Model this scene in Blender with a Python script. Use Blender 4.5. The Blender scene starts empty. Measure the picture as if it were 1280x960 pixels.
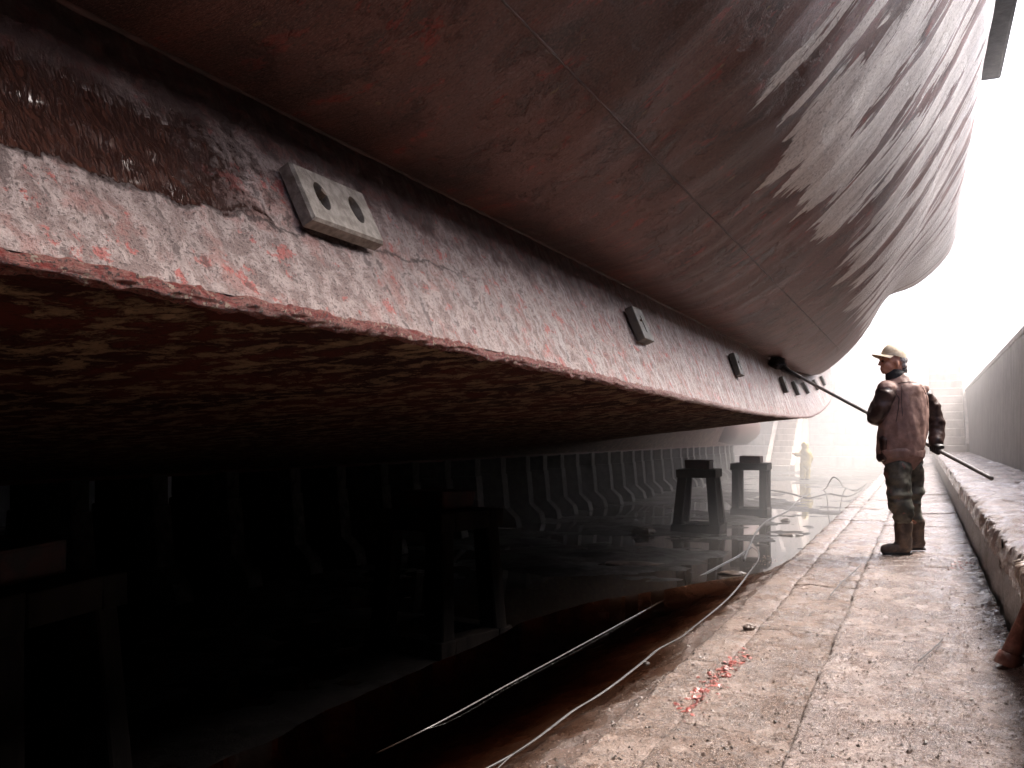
import bpy, bmesh, math, random
import numpy as np
from mathutils import Vector, Matrix, Euler
C = bpy.context.scene.collection
S = bpy.context.scene
R = math.radians

# ------------------------------------------------------------------ camera, sky, sun, exposure
F, VX, VY, CAMH = 1150.0, 1153.0, 544.0, 1.03          # focal length in photo pixels, vanishing point of the dock axis
YAW = math.atan((VX - 640) / F); CS, SN = math.cos(YAW), math.sin(YAW)
cam = bpy.data.objects.new('camera', bpy.data.cameras.new('camera')); C.objects.link(cam)
cam.location = (0, 0, CAMH); cam.rotation_euler = (R(90), 0, YAW)
cam.data.sensor_width = 36; cam.data.lens = F / 1280 * 36
cam.data.shift_y = (VY - 480) / 1280
cam.data.clip_start = .05; cam.data.clip_end = 3000
S.camera = cam

SUN_EL, SUN_AZ = R(55), R(46)                              # azimuth measured from +Y towards +X
w = bpy.data.worlds.new('World'); S.world = w; w.use_nodes = True
wn = w.node_tree.nodes; sky = wn.new('ShaderNodeTexSky'); sky.sky_type = 'NISHITA'
sky.sun_disc = False; sky.sun_elevation = SUN_EL; sky.sun_rotation = SUN_AZ
sky.air_density = .4; sky.dust_density = 5.0; sky.ozone_density = 0.0
bg = wn['Background']; bg.inputs['Strength'].default_value = .15
w.node_tree.links.new(sky.outputs[0], bg.inputs[0])
sl = bpy.data.lights.new('sun', 'SUN'); sl.energy = 1.5; sl.angle = R(40); sl.color = (1, .955, .9)
sun = bpy.data.objects.new('sun', sl); C.objects.link(sun)
sdir = Vector((math.cos(SUN_EL) * math.sin(SUN_AZ), math.cos(SUN_EL) * math.cos(SUN_AZ), math.sin(SUN_EL)))
sun.rotation_euler = sdir.to_track_quat('Z', 'Y').to_euler(); sun.location = (6, 4, 12)
S.view_settings.view_transform = 'Standard'; S.view_settings.look = 'None'
S.view_settings.exposure = 2.75; S.view_settings.gamma = 1
S.render.engine = 'CYCLES'
S.cycles.max_bounces = 7; S.cycles.diffuse_bounces = 4; S.cycles.glossy_bounces = 3
S.cycles.volume_bounces = 1; S.cycles.transmission_bounces = 3
S.cycles.use_denoising = True
S.cycles.sample_clamp_indirect = 4
S.cycles.caustics_reflective = False; S.cycles.caustics_refractive = False; S.cycles.blur_glossy = 1.0
S.cycles.use_guiding = True; S.cycles.use_surface_guiding = True; S.cycles.use_volume_guiding = False

# ------------------------------------------------------------------ helpers
def hash3(i, j, k, seed):
    n = (i * 374761393 + j * 668265263 + k * 2147483647 + seed * 1274126177) & 0xffffffff
    n = ((n ^ (n >> 13)) * 1274126177) & 0xffffffff
    return ((n ^ (n >> 16)) & 0xffff) / 32767.5 - 1
def vnoise(x, y, z=0, seed=0):
    x = np.asarray(x, float); y = np.asarray(y, float) + 0 * x; z = np.asarray(z, float) + 0 * x
    xi, yi, zi = np.floor(x).astype(np.int64), np.floor(y).astype(np.int64), np.floor(z).astype(np.int64)
    fx, fy, fz = x - xi, y - yi, z - zi
    fx, fy, fz = (t * t * (3 - 2 * t) for t in (fx, fy, fz))
    out = 0
    for a in (0, 1):
        for b in (0, 1):
            for c in (0, 1):
                out = out + hash3(xi + a, yi + b, zi + c, seed) * (fx if a else 1 - fx) * (fy if b else 1 - fy) * (fz if c else 1 - fz)
    return out
def fbm(x, y, z=0, oct=4, seed=0, gain=.5):
    out, amp, f = 0, 1, 1
    for o in range(oct):
        out = out + amp * vnoise(np.asarray(x) * f, np.asarray(y) * f, np.asarray(z) * f, seed + o * 17)
        amp *= gain; f *= 2.03
    return out
def sstep(a, b, x):
    t = np.clip((x - a) / (b - a), 0, 1); return t * t * (3 - 2 * t)

def link(name, me, m=None, parent=None, smooth=False):
    o = bpy.data.objects.new(name, me); C.objects.link(o)
    if m and not me.materials: me.materials.append(m)
    if smooth:
        me.polygons.foreach_set('use_smooth', [True] * len(me.polygons))
    if parent is not None:
        o.parent = parent; o.location = -Vector(parent['base'])
    return o
def tag(o, label=None, cat=None, group=None, kind=None):
    if label: o['label'] = label
    if cat: o['category'] = cat
    if group: o['group'] = group
    if kind: o['kind'] = kind
    return o
def thing(name, loc, label, cat, group=None):
    """Empty at the thing's base; its parts are built in world coordinates and offset back."""
    o = bpy.data.objects.new(name, None); C.objects.link(o); o.location = loc
    o['base'] = list(loc); o.empty_display_size = .1
    return tag(o, label, cat, group)
def dup(root, loc, label=None):
    r = root.copy(); C.objects.link(r); r.location = loc
    if label: r['label'] = label
    for ch in root.children:
        c = ch.copy(); C.objects.link(c); c.parent = r
        for g in ch.children:
            d = g.copy(); C.objects.link(d); d.parent = c
    return r
def sub(name, me, m, parent, smooth=False):
    """sub-part of a part that itself already sits at the thing's offset"""
    o = bpy.data.objects.new(name, me); C.objects.link(o); o.parent = parent
    if m and not me.materials: me.materials.append(m)
    if smooth: me.polygons.foreach_set('use_smooth', [True] * len(me.polygons))
    return o
def mesh(name, V, Fc):
    me = bpy.data.meshes.new(name); me.from_pydata([tuple(v) for v in V], [], [tuple(f) for f in Fc]); me.update(); return me
def grid_mesh(name, P, uv=None, closed_v=False, flip=False):
    """P: array (n, m, 3)"""
    n, m = P.shape[:2]
    idx = np.arange(n * m).reshape(n, m)
    if closed_v: idx = np.concatenate([idx, idx[:, :1]], 1)
    q = np.stack([idx[:-1, :-1], idx[1:, :-1], idx[1:, 1:], idx[:-1, 1:]], -1).reshape(-1, 4)
    if flip: q = q[:, ::-1]
    me = bpy.data.meshes.new(name)
    me.vertices.add(n * m); me.vertices.foreach_set('co', P.reshape(-1).astype(np.float32))
    me.loops.add(q.size); me.loops.foreach_set('vertex_index', q.reshape(-1).astype(np.int32))
    me.polygons.add(len(q)); me.polygons.foreach_set('loop_start', np.arange(0, q.size, 4, dtype=np.int32))
    me.update(calc_edges=True)
    if uv is not None:
        l = me.uv_layers.new(name='UVMap'); u = uv.reshape(-1, 2)[q.reshape(-1)]
        l.data.foreach_set('uv', u.reshape(-1).astype(np.float32))
    me.validate()
    return me
def box_bm(bm, c, s, rot=None, taper=1, bev=0, jit=0, rnd=random):
    """box centred at c of size s; taper scales the top in x, y"""
    vs = []
    for z in (-.5, .5):
        for y in (-.5, .5):
            for x in (-.5, .5):
                k = taper if z > 0 else 1
                v = Vector((x * s[0] * k, y * s[1] * k, z * s[2]))
                if jit: v += Vector((rnd.uniform(-jit, jit), rnd.uniform(-jit, jit), rnd.uniform(-jit, jit)))
                if rot is not None: v = rot @ v
                vs.append(bm.verts.new(v + Vector(c)))
    fs = [bm.faces.new([vs[i] for i in f]) for f in ((0, 2, 3, 1), (4, 5, 7, 6), (0, 1, 5, 4), (2, 6, 7, 3), (0, 4, 6, 2), (1, 3, 7, 5))]
    if bev:
        es = list({e for f in fs for e in f.edges})
        bmesh.ops.bevel(bm, geom=es, offset=bev, segments=2, affect='EDGES', profile=.6)
def bm_mesh(bm, name):
    bmesh.ops.recalc_face_normals(bm, faces=bm.faces)
    me = bpy.data.meshes.new(name); bm.to_mesh(me); bm.free(); return me
def box_mesh(name, c, s, **k):
    bm = bmesh.new(); box_bm(bm, c, s, **k); return bm_mesh(bm, name)
def tube_arrays(pts, rad, n=10, ref=None, caps=True):
    """loft along pts; rad: per-point r or (ra, rb); ref: fixed side axis"""
    pts = [Vector(p) for p in pts]; V, Q = [], []
    rings = len(pts); prev = None
    for i, p in enumerate(pts):
        t = (pts[min(i + 1, rings - 1)] - pts[max(i - 1, 0)]).normalized()
        a = Vector(ref) if ref is not None else (prev if prev is not None else (Vector((0, 0, 1)) if abs(t.z) < .8 else Vector((1, 0, 0))))
        a = (a - t * a.dot(t)).normalized(); b = t.cross(a); prev = a
        r = rad[i] if isinstance(rad, (list, tuple)) else rad
        ra, rb = r if isinstance(r, (list, tuple)) else (r, r)
        for k in range(n):
            g = 2 * math.pi * k / n
            V.append(p + a * (ra * math.cos(g)) + b * (rb * math.sin(g)))
    for i in range(rings - 1):
        for k in range(n):
            k2 = (k + 1) % n
            Q.append((i * n + k, i * n + k2, (i + 1) * n + k2, (i + 1) * n + k))
    if caps:
        Q.append(tuple(range(n))[::-1]); Q.append(tuple((rings - 1) * n + k for k in range(n)))
    return V, Q
def merge(parts):
    V, Q = [], []
    for v, q in parts:
        o = len(V); V += list(v); Q += [tuple(i + o for i in f) for f in q]
    return V, Q
def px(x, y=None, d=None, z=None, X=None):
    """photo pixel -> world point; depth given directly, or by height z, or by X"""
    if d is None and z is not None: d = F * (z - CAMH) / (VY - y)
    if d is None and X is not None: d = F * X / (CS * (x - VX))
    if d is None: raise ValueError
    r = (x - 640) / F * d; h = (VY - y) / F * d
    return Vector((r * CS - d * SN, r * SN + d * CS, CAMH + h))

class N:
    def __init__(s, name):
        s.m = bpy.data.materials.new(name); s.m.use_nodes = True; s.t = s.m.node_tree
        s.b = s.t.nodes['Principled BSDF']
    def n(s, t, **k):
        x = s.t.nodes.new(t)
        for a, v in k.items(): setattr(x, a, v)
        return x
    def l(s, a, b): s.t.links.new(a, b)
    def put(s, sock, v):
        if hasattr(v, 'is_linked') or isinstance(v, bpy.types.NodeSocket): s.l(v, sock)
        elif isinstance(v, (tuple, list)) and len(v) == 3 and sock.type == 'RGBA': sock.default_value = (*v, 1)
        elif sock.type == 'RGBA' and not isinstance(v, (tuple, list)): sock.default_value = (v, v, v, 1)
        else: sock.default_value = v
    def uv(s): return s.n('ShaderNodeTexCoord').outputs['UV']
    def obj(s): return s.n('ShaderNodeTexCoord').outputs['Object']
    def pos(s): return s.n('ShaderNodeNewGeometry').outputs['Position']
    def map(s, v, sc=(1, 1, 1), loc=(0, 0, 0), rot=(0, 0, 0)):
        x = s.n('ShaderNodeMapping'); s.l(v, x.inputs[0]); x.inputs['Scale'].default_value = sc
        x.inputs['Location'].default_value = loc; x.inputs['Rotation'].default_value = rot; return x.outputs[0]
    def noise(s, v, sc=1, det=4, ro=.55, dist=0):
        x = s.n('ShaderNodeTexNoise'); s.l(v, x.inputs['Vector']); x.inputs['Scale'].default_value = sc
        x.inputs['Detail'].default_value = det; x.inputs['Roughness'].default_value = ro; x.inputs['Distortion'].default_value = dist
        return x.outputs['Fac']
    def vor(s, v, sc=1, feat='F1', out='Distance'):
        x = s.n('ShaderNodeTexVoronoi', feature=feat); s.l(v, x.inputs['Vector']); x.inputs['Scale'].default_value = sc; return x.outputs[out]
    def ss(s, v, a, b, lo=0, hi=1):
        x = s.n('ShaderNodeMapRange', interpolation_type='SMOOTHSTEP'); s.put(x.inputs['Value'], v)
        x.inputs['From Min'].default_value = a; x.inputs['From Max'].default_value = b
        x.inputs['To Min'].default_value = lo; x.inputs['To Max'].default_value = hi; return x.outputs[0]
    def ma(s, op, a, b=0.0, c=None):
        x = s.n('ShaderNodeMath', operation=op); s.put(x.inputs[0], a); s.put(x.inputs[1], b)
        if c is not None: s.put(x.inputs[2], c)
        return x.outputs[0]
    def sep(s, v):
        x = s.n('ShaderNodeSeparateXYZ'); s.l(v, x.inputs[0]); return x.outputs
    def mix(s, f, a, b, bt='MIX'):
        x = s.n('ShaderNodeMix', data_type='RGBA', blend_type=bt)
        s.put(x.inputs[0], f); s.put(x.inputs[6], a); s.put(x.inputs[7], b); return x.outputs[2]
    def bump(s, h, dist, st=1.0, nrm=None):
        x = s.n('ShaderNodeBump'); x.inputs['Distance'].default_value = dist; x.inputs['Strength'].default_value = st
        s.put(x.inputs['Height'], h)
        if nrm is not None: s.l(nrm, x.inputs['Normal'])
        return x.outputs[0]
    def done(s, col, rough=.6, nrm=None, metal=0, spec=None):
        s.put(s.b.inputs['Base Color'], col); s.put(s.b.inputs['Roughness'], rough); s.put(s.b.inputs['Metallic'], metal)
        if spec is not None: s.put(s.b.inputs['Specular IOR Level'], spec)
        if nrm is not None: s.l(nrm, s.b.inputs['Normal'])
        return s.m

# ------------------------------------------------------------------ materials
def m_hull():
    k = N('hull_paint'); uv = k.uv(); u, v, _ = k.sep(uv)
    st = k.noise(k.map(uv, (9, .9, 1)), 1, 6, .6)                    # streaks down the plating
    st2 = k.noise(k.map(uv, (38, 2.4, 1), (3, 1, 0)), 1, 6, .65)
    big = k.noise(k.map(uv, (1.3, 1.1, 1)), 1.3, 6, .62, .4)
    blot = k.noise(k.map(uv, (1, 1, 1), (7, 2, 0)), 3.2, 9, .72, .3)
    fine = k.noise(k.map(uv, (1, .6, 1)), 75, 6, .75)
    grain = k.noise(k.map(uv, (1, .45, 1)), 210, 3, .7)
    col = k.mix(k.ss(big, .38, .62), (.070, .022, .015), (.135, .046, .034))
    col = k.mix(k.ss(st, .46, .66, 0, .40), col, (.150, .084, .072))
    col = k.mix(k.ss(blot, .54, .62, 0, .75), col, (.026, .015, .013))       # dark worn blotches
    flk = k.noise(k.map(uv, (1, .55, 1), (1, 5, 0)), 10, 7, .7, .2)
    col = k.mix(k.ma('MULTIPLY', k.ss(flk, .585, .61), k.ss(big, .40, .50)), col, (.22, .030, .020))  # fresh red flakes
    col = k.mix(k.ss(k.noise(k.map(uv, (1, .5, 1), (9, 3, 0)), 15, 5, .65), .665, .69, 0, .8), col, (.22, .14, .06))
    col = k.mix(k.ss(st2, .54, .70, 0, .5), col, (.030, .015, .013))
    # pale bared patches: only above v ~ 1.2 m and forward of u ~ 4 m, ragged along the streaks
    edge = k.noise(k.map(uv, (3.0, .50, 1), (0, 4, 0)), 1, 8, .62, .45)
    lim = k.ma('ADD', k.ma('MULTIPLY', k.ma('SUBTRACT', edge, .5), 3.4), k.ma('ADD', k.ss(v, .55, 1.35, -1.1, .10), k.ss(u, 2.6, 4.4, -1.0, 0)))
    lim = k.ma('ADD', lim, k.ss(u, 8, 15, 0, .14))
    pal = k.ss(lim, -.015, .02)
    pc = k.mix(k.ss(st, .36, .54), (.56, .53, .51), (.80, .78, .76))
    pc = k.mix(k.ss(st2, .54, .66, 0, .45), pc, (.19, .14, .125))
    pc = k.mix(k.ma('MULTIPLY', k.ss(v, 2.5, 3.3), .75), pc, k.mix(k.ss(st, .4, .6), (.28, .295, .32), (.72, .72, .73)))
    col = k.mix(pal, col, pc)
    # general paleness towards the bow
    col = k.mix(k.ma('MULTIPLY', k.ss(u, 5.5, 11, 0, .6), k.ss(st, .40, .60)), col, (.34, .27, .255))
    col = k.mix(k.ma('MULTIPLY', k.ss(v, .40, 0.0, 0, .6), k.ss(blot, .38, .5)), col, (.028, .017, .015))   # dark blotches towards the groove
    col = k.mix(k.ss(fine, .52, .62, 0, .75), col, (.026, .013, .011))
    col = k.mix(k.ss(grain, .52, .62, 0, .45), col, (.26, .15, .13))
    rg = k.ma('ADD', k.ss(st, .35, .65, .40, .56), k.ma('MULTIPLY', k.ma('SUBTRACT', fine, .4), .25))
    h = k.ma('ADD', k.ma('MULTIPLY', fine, .8), k.ma('ADD', k.ma('MULTIPLY', st2, .6), k.ma('MULTIPLY', pal, -.55)))
    h = k.ma('ADD', h, k.ma('ADD', k.ma('MULTIPLY', k.ss(blot, .52, .58), -.6), k.ma('MULTIPLY', grain, .35)))
    return k.done(col, rg, k.bump(h, .009, .95), spec=.42)
def m_ledge():
    k = N('ledge_paint'); uv = k.uv(); u, v, _ = k.sep(uv)
    fine = k.noise(uv, 120, 6, .78); grain = k.noise(uv, 330, 3, .7); mid = k.noise(uv, 17, 7, .7, .3); big = k.noise(uv, 5.5, 7, .68)
    st = k.noise(k.map(uv, (26, 3.2, 1)), 1, 7, .66); st2 = k.noise(k.map(uv, (70, 6, 1)), 1, 5, .65)
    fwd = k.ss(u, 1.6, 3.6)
    col = k.mix(k.ss(mid, .42, .58), (.25, .175, .16), (.50, .405, .38))
    col = k.mix(k.ss(big, .52, .60, 0, .45), col, (.38, .14, .115))             # pinkish red undercoat
    col = k.mix(k.ss(k.noise(k.map(uv, (1, 1, 1), (4, 4, 0)), 10, 8, .72), .575, .60, 0, .8), col, (.50, .10, .08))
    col = k.mix(k.ma('MULTIPLY', k.ss(st, .50, .60, 0, .85), k.ma('ADD', k.ma('MULTIPLY', fwd, .9), .1)), col, k.mix(k.ss(u, 4, 9), (.60, .54, .525), (.78, .75, .735)))  # streaks whitened forward, wet glare put into the colour
    col = k.mix(k.ss(grain, .53, .62, 0, .5), col, (.50, .43, .41))
    col = k.mix(k.ss(fine, .53, .60, 0, .85), col, (.040, .026, .024))            # pits
    col = k.mix(k.ss(k.ma('ADD', k.ma('MULTIPLY', mid, .6), k.ma('MULTIPLY', st, .4)), .545, .585, 0, .7), col, (.075, .046, .042))
    # dark red upper strip: mostly the hull overhang's shadow, painted in
    col = k.mix(k.ma('MULTIPLY', k.ss(k.ma('ADD', v, k.ma('MULTIPLY', k.ma('SUBTRACT', big, .5), .45)), .36, .50, 0, .92), k.ss(u, 6.5, 3.2, .35, 1)), col, k.mix(k.ss(mid, .5, .6), (.050, .019, .016), (.12, .030, .022)))
    # brown slick of wet sludge with a ragged lower edge
    e = k.ma('ADD', v, k.ma('MULTIPLY', k.ma('SUBTRACT', k.noise(k.map(uv, (1, 1, 1), (2, 0, 0)), 8, 8, .66), .5), .14))
    e = k.ma('ADD', e, k.ss(u, 1.45, 2.75, .045, -.03))
    sl = k.ma('MULTIPLY', k.ss(e, .265, .269), k.ma('MULTIPLY', k.ss(e, .48, .56, 1, 0), k.ss(k.ma('ADD', u, k.ma('MULTIPLY', mid, .9)), 1.98, 2.22, 1, 0)))
    rim = k.ma('MULTIPLY', k.ss(e, .254, .263), k.ss(e, .265, .272, 1, 0))
    col = k.mix(sl, col, (.050, .020, .014))
    col = k.mix(k.ma('MULTIPLY', rim, k.ss(u, 3.2, 2.6, 0, .8)), col, (.03, .014, .012))
    drip = k.noise(k.map(uv, (150, 24, 1), (2, 2, 0)), 1, 4, .6)
    rg = k.mix(sl, k.ma('ADD', k.ss(st, .4, .6, .46, .26), k.ma('MULTIPLY', fine, .25)), .14)
    h = k.ma('ADD', k.ma('MULTIPLY', fine, 1.0), k.ma('ADD', k.ma('MULTIPLY', mid, 1.3), k.ma('ADD', k.ma('MULTIPLY', st2, .5), k.ma('MULTIPLY', grain, .4))))
    hs = k.ma('ADD', k.ma('MULTIPLY', k.ss(drip, .46, .66), 1.15), -.8)
    h = k.mix(sl, h, hs)
    return k.done(col, rg, k.bump(h, .011, .95), spec=.5)
def m_lip():
    k = N('ledge_lip_paint'); uv = k.uv(); u, v, _ = k.sep(uv)
    fine = k.noise(k.map(uv, (1, 1.4, 1)), 85, 6, .78); mid = k.noise(k.map(uv, (1, 2.5, 1)), 20, 7, .72, .3)
    col = k.mix(k.ss(mid, .44, .54), (.20, .024, .016), (.28, .105, .085))
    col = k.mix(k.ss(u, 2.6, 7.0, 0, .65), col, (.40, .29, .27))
    col = k.mix(k.ss(fine, .52, .58, 0, .95), col, (.022, .014, .012))
    col = k.mix(k.ss(k.noise(uv, 42, 6, .72), .565, .60, 0, .85), col, (.42, .34, .26))
    return k.done(col, k.ss(fine, .3, .7, .35, .6), k.bump(k.ma('ADD', fine, mid), .018, 1.0))
def m_bottom():
    k = N('bottom_paint'); uv = k.uv()
    a = k.noise(k.map(uv, (.9, .9, 1), (0, 0, 0), (0, 0, .5)), 8.5, 10, .74, .35); fine = k.noise(uv, 60, 6, .75)
    b = k.noise(uv, 1.6, 6, .62)
    col = k.mix(k.ss(b, .38, .62), (.030, .007, .005), (.085, .019, .012))
    t = k.ma('ADD', a, k.ma('MULTIPLY', k.ma('SUBTRACT', fine, .5), .22))
    col = k.mix(k.ss(t, .50, .54), col, k.mix(k.noise(uv, 26, 5, .7), (.13, .085, .052), (.34, .25, .165)))
    col = k.mix(k.ss(fine, .53, .61, 0, .8), col, (.014, .009, .007))
    return k.done(col, .68, k.bump(k.ma('ADD', k.ss(t, .47, .56), fine), .010, .9), spec=.12)
def m_metal(name, a, b, rough=.5, sc=30, dist=.002):
    k = N(name); p = k.obj(); n1 = k.noise(p, sc, 6, .7); n2 = k.noise(p, sc * .25, 5, .6)
    col = k.mix(k.ss(n2, .35, .65), a, b); col = k.mix(k.ss(n1, .60, .72, 0, .7), col, tuple(c * .25 for c in a))
    return k.done(col, k.ss(n1, .3, .7, rough - .12, rough + .15), k.bump(n1, dist, .8))
def m_stone(name, a, b, wet=.35, stain=(.05, .03, .025), sc=6.0, sparkle=.02, fl=0.0, coat=.5, spec=.55):
    k = N(name); p = k.pos(); fine = k.noise(p, sc * 15, 5, .75); grain = k.noise(p, sc * 42, 3, .7); mid = k.noise(p, sc * 2.2, 7, .7, .2); big = k.noise(p, sc * .45, 7, .68, .3)
    col = k.mix(k.ss(mid, .42, .58), a, b); col = k.mix(k.ss(big, .42, .58, 0, .8), col, tuple(c * .52 for c in a))
    col = k.mix(k.ss(grain, .50, .59, 0, .8), col, tuple(min(.8, c * 1.9) for c in b))  # fine pale speckles: wet glints painted into the base colour
    col = k.mix(k.ss(fine, .53, .61, 0, .8), col, stain)
    col = k.mix(k.ss(k.noise(p, sc * 5, 7, .72), .56, .62, 0, .55), col, tuple(c * .8 for c in stain))
    if fl: col = k.mix(k.ss(k.noise(p, sc * 4.4, 5, .7, .3), .655, .69, 0, fl), col, (.36, .07, .05))
    wetm = k.ss(big, .40, .56)
    rg = k.ma('ADD', k.mix(wetm, wet + .16, wet - .08), k.ma('MULTIPLY', k.ma('SUBTRACT', fine, .5), .3))
    h = k.ma('ADD', k.ma('MULTIPLY', grain, .45), k.ma('ADD', k.ma('MULTIPLY', fine, .9), k.ma('MULTIPLY', mid, 1.0)))
    nb = k.bump(h, sparkle, .95)
    k.b.inputs['Coat Roughness'].default_value = .09; k.b.inputs['Coat IOR'].default_value = 1.45
    k.put(k.b.inputs['Coat Weight'], k.ma('MULTIPLY', k.ss(k.noise(p, sc * 1.1, 7, .7), .36, .60, .25, 1), coat)); k.l(k.bump(k.ma('ADD', k.ma('MULTIPLY', mid, .5), k.ma('ADD', k.ma('MULTIPLY', fine, .9), k.ma('MULTIPLY', grain, .4))), sparkle * .38, .9), k.b.inputs['Coat Normal'])
    return k.done(col, rg, nb, spec=spec)
def m_wall(name, a, b, rough=.55):
    k = N(name); p = k.pos()
    stv = k.noise(k.map(p, (2.2, 2.2, .16)), 1.4, 6, .6); mid = k.noise(p, 3.0, 6, .65); fine = k.noise(p, 45, 4, .65)
    col = k.mix(k.ss(mid, .35, .65), a, b); col = k.mix(k.ss(stv, .50, .68, 0, .65), col, tuple(c * .42 for c in a))
    col = k.mix(k.ss(stv, .26, .36, .4, 0), col, tuple(min(.6, c * 1.7) for c in b))
    return k.done(col, k.ss(fine, .3, .7, rough - .1, rough + .1), k.bump(k.ma('ADD', mid, k.ma('MULTIPLY', fine, .4)), .012, .7))
def m_plain(name, a, b, rough=.6, sc=12, dist=.004, stretch=(1, 1, 1), lo=.4, hi=.62, spec=.5):
    k = N(name); p = k.obj(); n1 = k.noise(k.map(p, stretch), sc, 6, .65, .2); f = k.noise(p, sc * 7, 4, .6)
    col = k.mix(k.ss(n1, lo, hi), a, b)
    return k.done(col, rough, k.bump(k.ma('ADD', n1, k.ma('MULTIPLY', f, .3)), dist, .7), spec=spec)

M = {}
M['hull'] = m_hull(); M['ledge'] = m_ledge(); M['lip'] = m_lip(); M['bottom'] = m_bottom()
M['zinc'] = m_metal('zinc', (.15, .128, .106), (.30, .27, .235), .45, 150, .004)
M['zincdark'] = m_metal('zinc_stained', (.045, .044, .036), (.12, .112, .095), .55, 26, .003)
M['bolt'] = m_metal('rusty_bolt', (.06, .04, .03), (.12, .085, .06), .5, 60)
M['weld'] = m_metal('weld_bead', (.045, .028, .025), (.10, .05, .045), .6, 40)
M['fender'] = m_metal('fender_rubber', (.020, .023, .028), (.036, .040, .046), .6, 14, .004)
M['slab'] = m_stone('slab_stone', (.225, .160, .136), (.40, .31, .272), .20, (.060, .034, .026), 6, .022, .35, 1.0)
M['slabmud'] = m_stone('slab_stone_muddy', (.165, .104, .076), (.28, .20, .158), .24, (.040, .021, .015), 6, .022, .35, 1.0)
M['mud'] = m_stone('mud', (.085, .048, .032), (.15, .088, .062), .26, (.04, .022, .016), 6, .014, .3, .6)
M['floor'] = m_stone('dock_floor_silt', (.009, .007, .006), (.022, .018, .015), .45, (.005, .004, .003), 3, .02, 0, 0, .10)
M['bench'] = m_stone('bench_stone', (.25, .17, .15), (.42, .33, .30), .28, (.065, .028, .022), 6, .026, .6, 1.0)
M['wall'] = m_wall('dock_wall_concrete', (.085, .082, .085), (.14, .135, .135))
M['riser'] = m_wall('bench_riser_concrete', (.05, .036, .034), (.10, .075, .070), .45)
M['masonry'] = m_wall('end_wall_masonry', (.30, .24, .20), (.42, .35, .30))
M['timber'] = m_plain('wet_timber', (.008, .0065, .0055), (.022, .017, .014), .7, 5, .006, (1, 1, .2), spec=.06)
M['redtimber'] = m_plain('red_painted_timber', (.018, .010, .009), (.050, .013, .010), .65, 7, .006, spec=.2)
M['concrete'] = m_plain('keel_block_concrete', (.020, .018, .016), (.060, .056, .052), .75, 6, .008, spec=.06)
M['jacket'] = None

# water: a thin murky film
k = N('murky_water'); wv = k.noise(k.pos(), 3.5, 2, .5)
k.b.inputs['IOR'].default_value = 1.33
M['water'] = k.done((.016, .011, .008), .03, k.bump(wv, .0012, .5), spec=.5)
k = N('muddy_puddle'); wv = k.noise(k.pos(), 9, 2, .5)
k.b.inputs['IOR'].default_value = 1.33
M['puddle'] = k.done((.095, .043, .025), .08, k.bump(wv, .0008, .6), spec=.4)

# ------------------------------------------------------------------ ship
XC, ZK = -8.5, .58                                     # centreline, keel height
SC = .65
SHIP = thing('ship', (XC, 0, ZK), 'big rust red ship hull with pale streaked side overhanging the dry dock', 'ship')
# main-body section (x, h above the camera), scaled
BODY = [(-2.45, 1.351), (-2.05, 1.42), (-1.5, 1.72), (-.75, 2.3), (-.1, 3.1), (.4, 4.0), (.70, 4.7), (.85, 6.0), (1.0, 7.7), (1.05, 10.5)]
BODY = [(a * SC, b * SC) for a, b in BODY]
VG = [0, .264, .669, 1.285, 1.955, 2.62, 3.12, 3.97, 5.1, 6.9]
def pxY(x, y, Y):
    d = Y * CS / (1 + SN * (x - VX) / F * CS)
    return (d * (x - VX) * CS / F, (VY - y) * d / F)
ST = {}
ST[-26.0] = BODY; ST[9.0] = BODY
def toY(d, x): return (d + x * SN) / CS
ST[12.5] = [pxY(975, 456.5, 12.5)] + [pxY(*p, 12.5) for p in ((1004, 459), (1046, 432), (1084, 392), (1120, 346))] + [(.20, 2.56), (.44, 3.05), (.55, 3.9), (.65, 5.0), (.68, 6.8)]
ST[16.3] = [pxY(*p, 16.3) for p in ((1000, 463), (1023, 468), (1060, 440), (1086, 408), (1108, 372), (1150, 350), (1190, 308))] + [(.58, 3.95), (.64, 5.0), (.68, 6.8)]
ST[20.0] = [pxY(*p, 20.0) for p in ((1027, 459), (1030, 457), (1052, 434), (1076, 402), (1098, 366), (1138, 342), (1178, 300))] + [(.3, 4.6), (.5, 5.4), (.6, 7.0)]
ST[28.0] = [pxY(*p, 28.0) for p in ((1036, 452), (1042, 448), (1056, 424), (1074, 394), (1092, 358), (1120, 330), (1150, 290))] + [(-.6, 5.6), (-.3, 6.0), (-.1, 7.2)]
ST[40.0] = [(-5.6, 3.9), (-5.5, 4.0), (-5.1, 4.3), (-4.7, 4.7), (-4.3, 5.2), (-3.8, 5.6), (-3.3, 6.0), (-3.0, 6.3), (-2.8, 6.6), (-2.6, 7.3)]
ST[52.0] = [(XC + .12, 3.9 + .25 * i) for i in range(10)]
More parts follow.
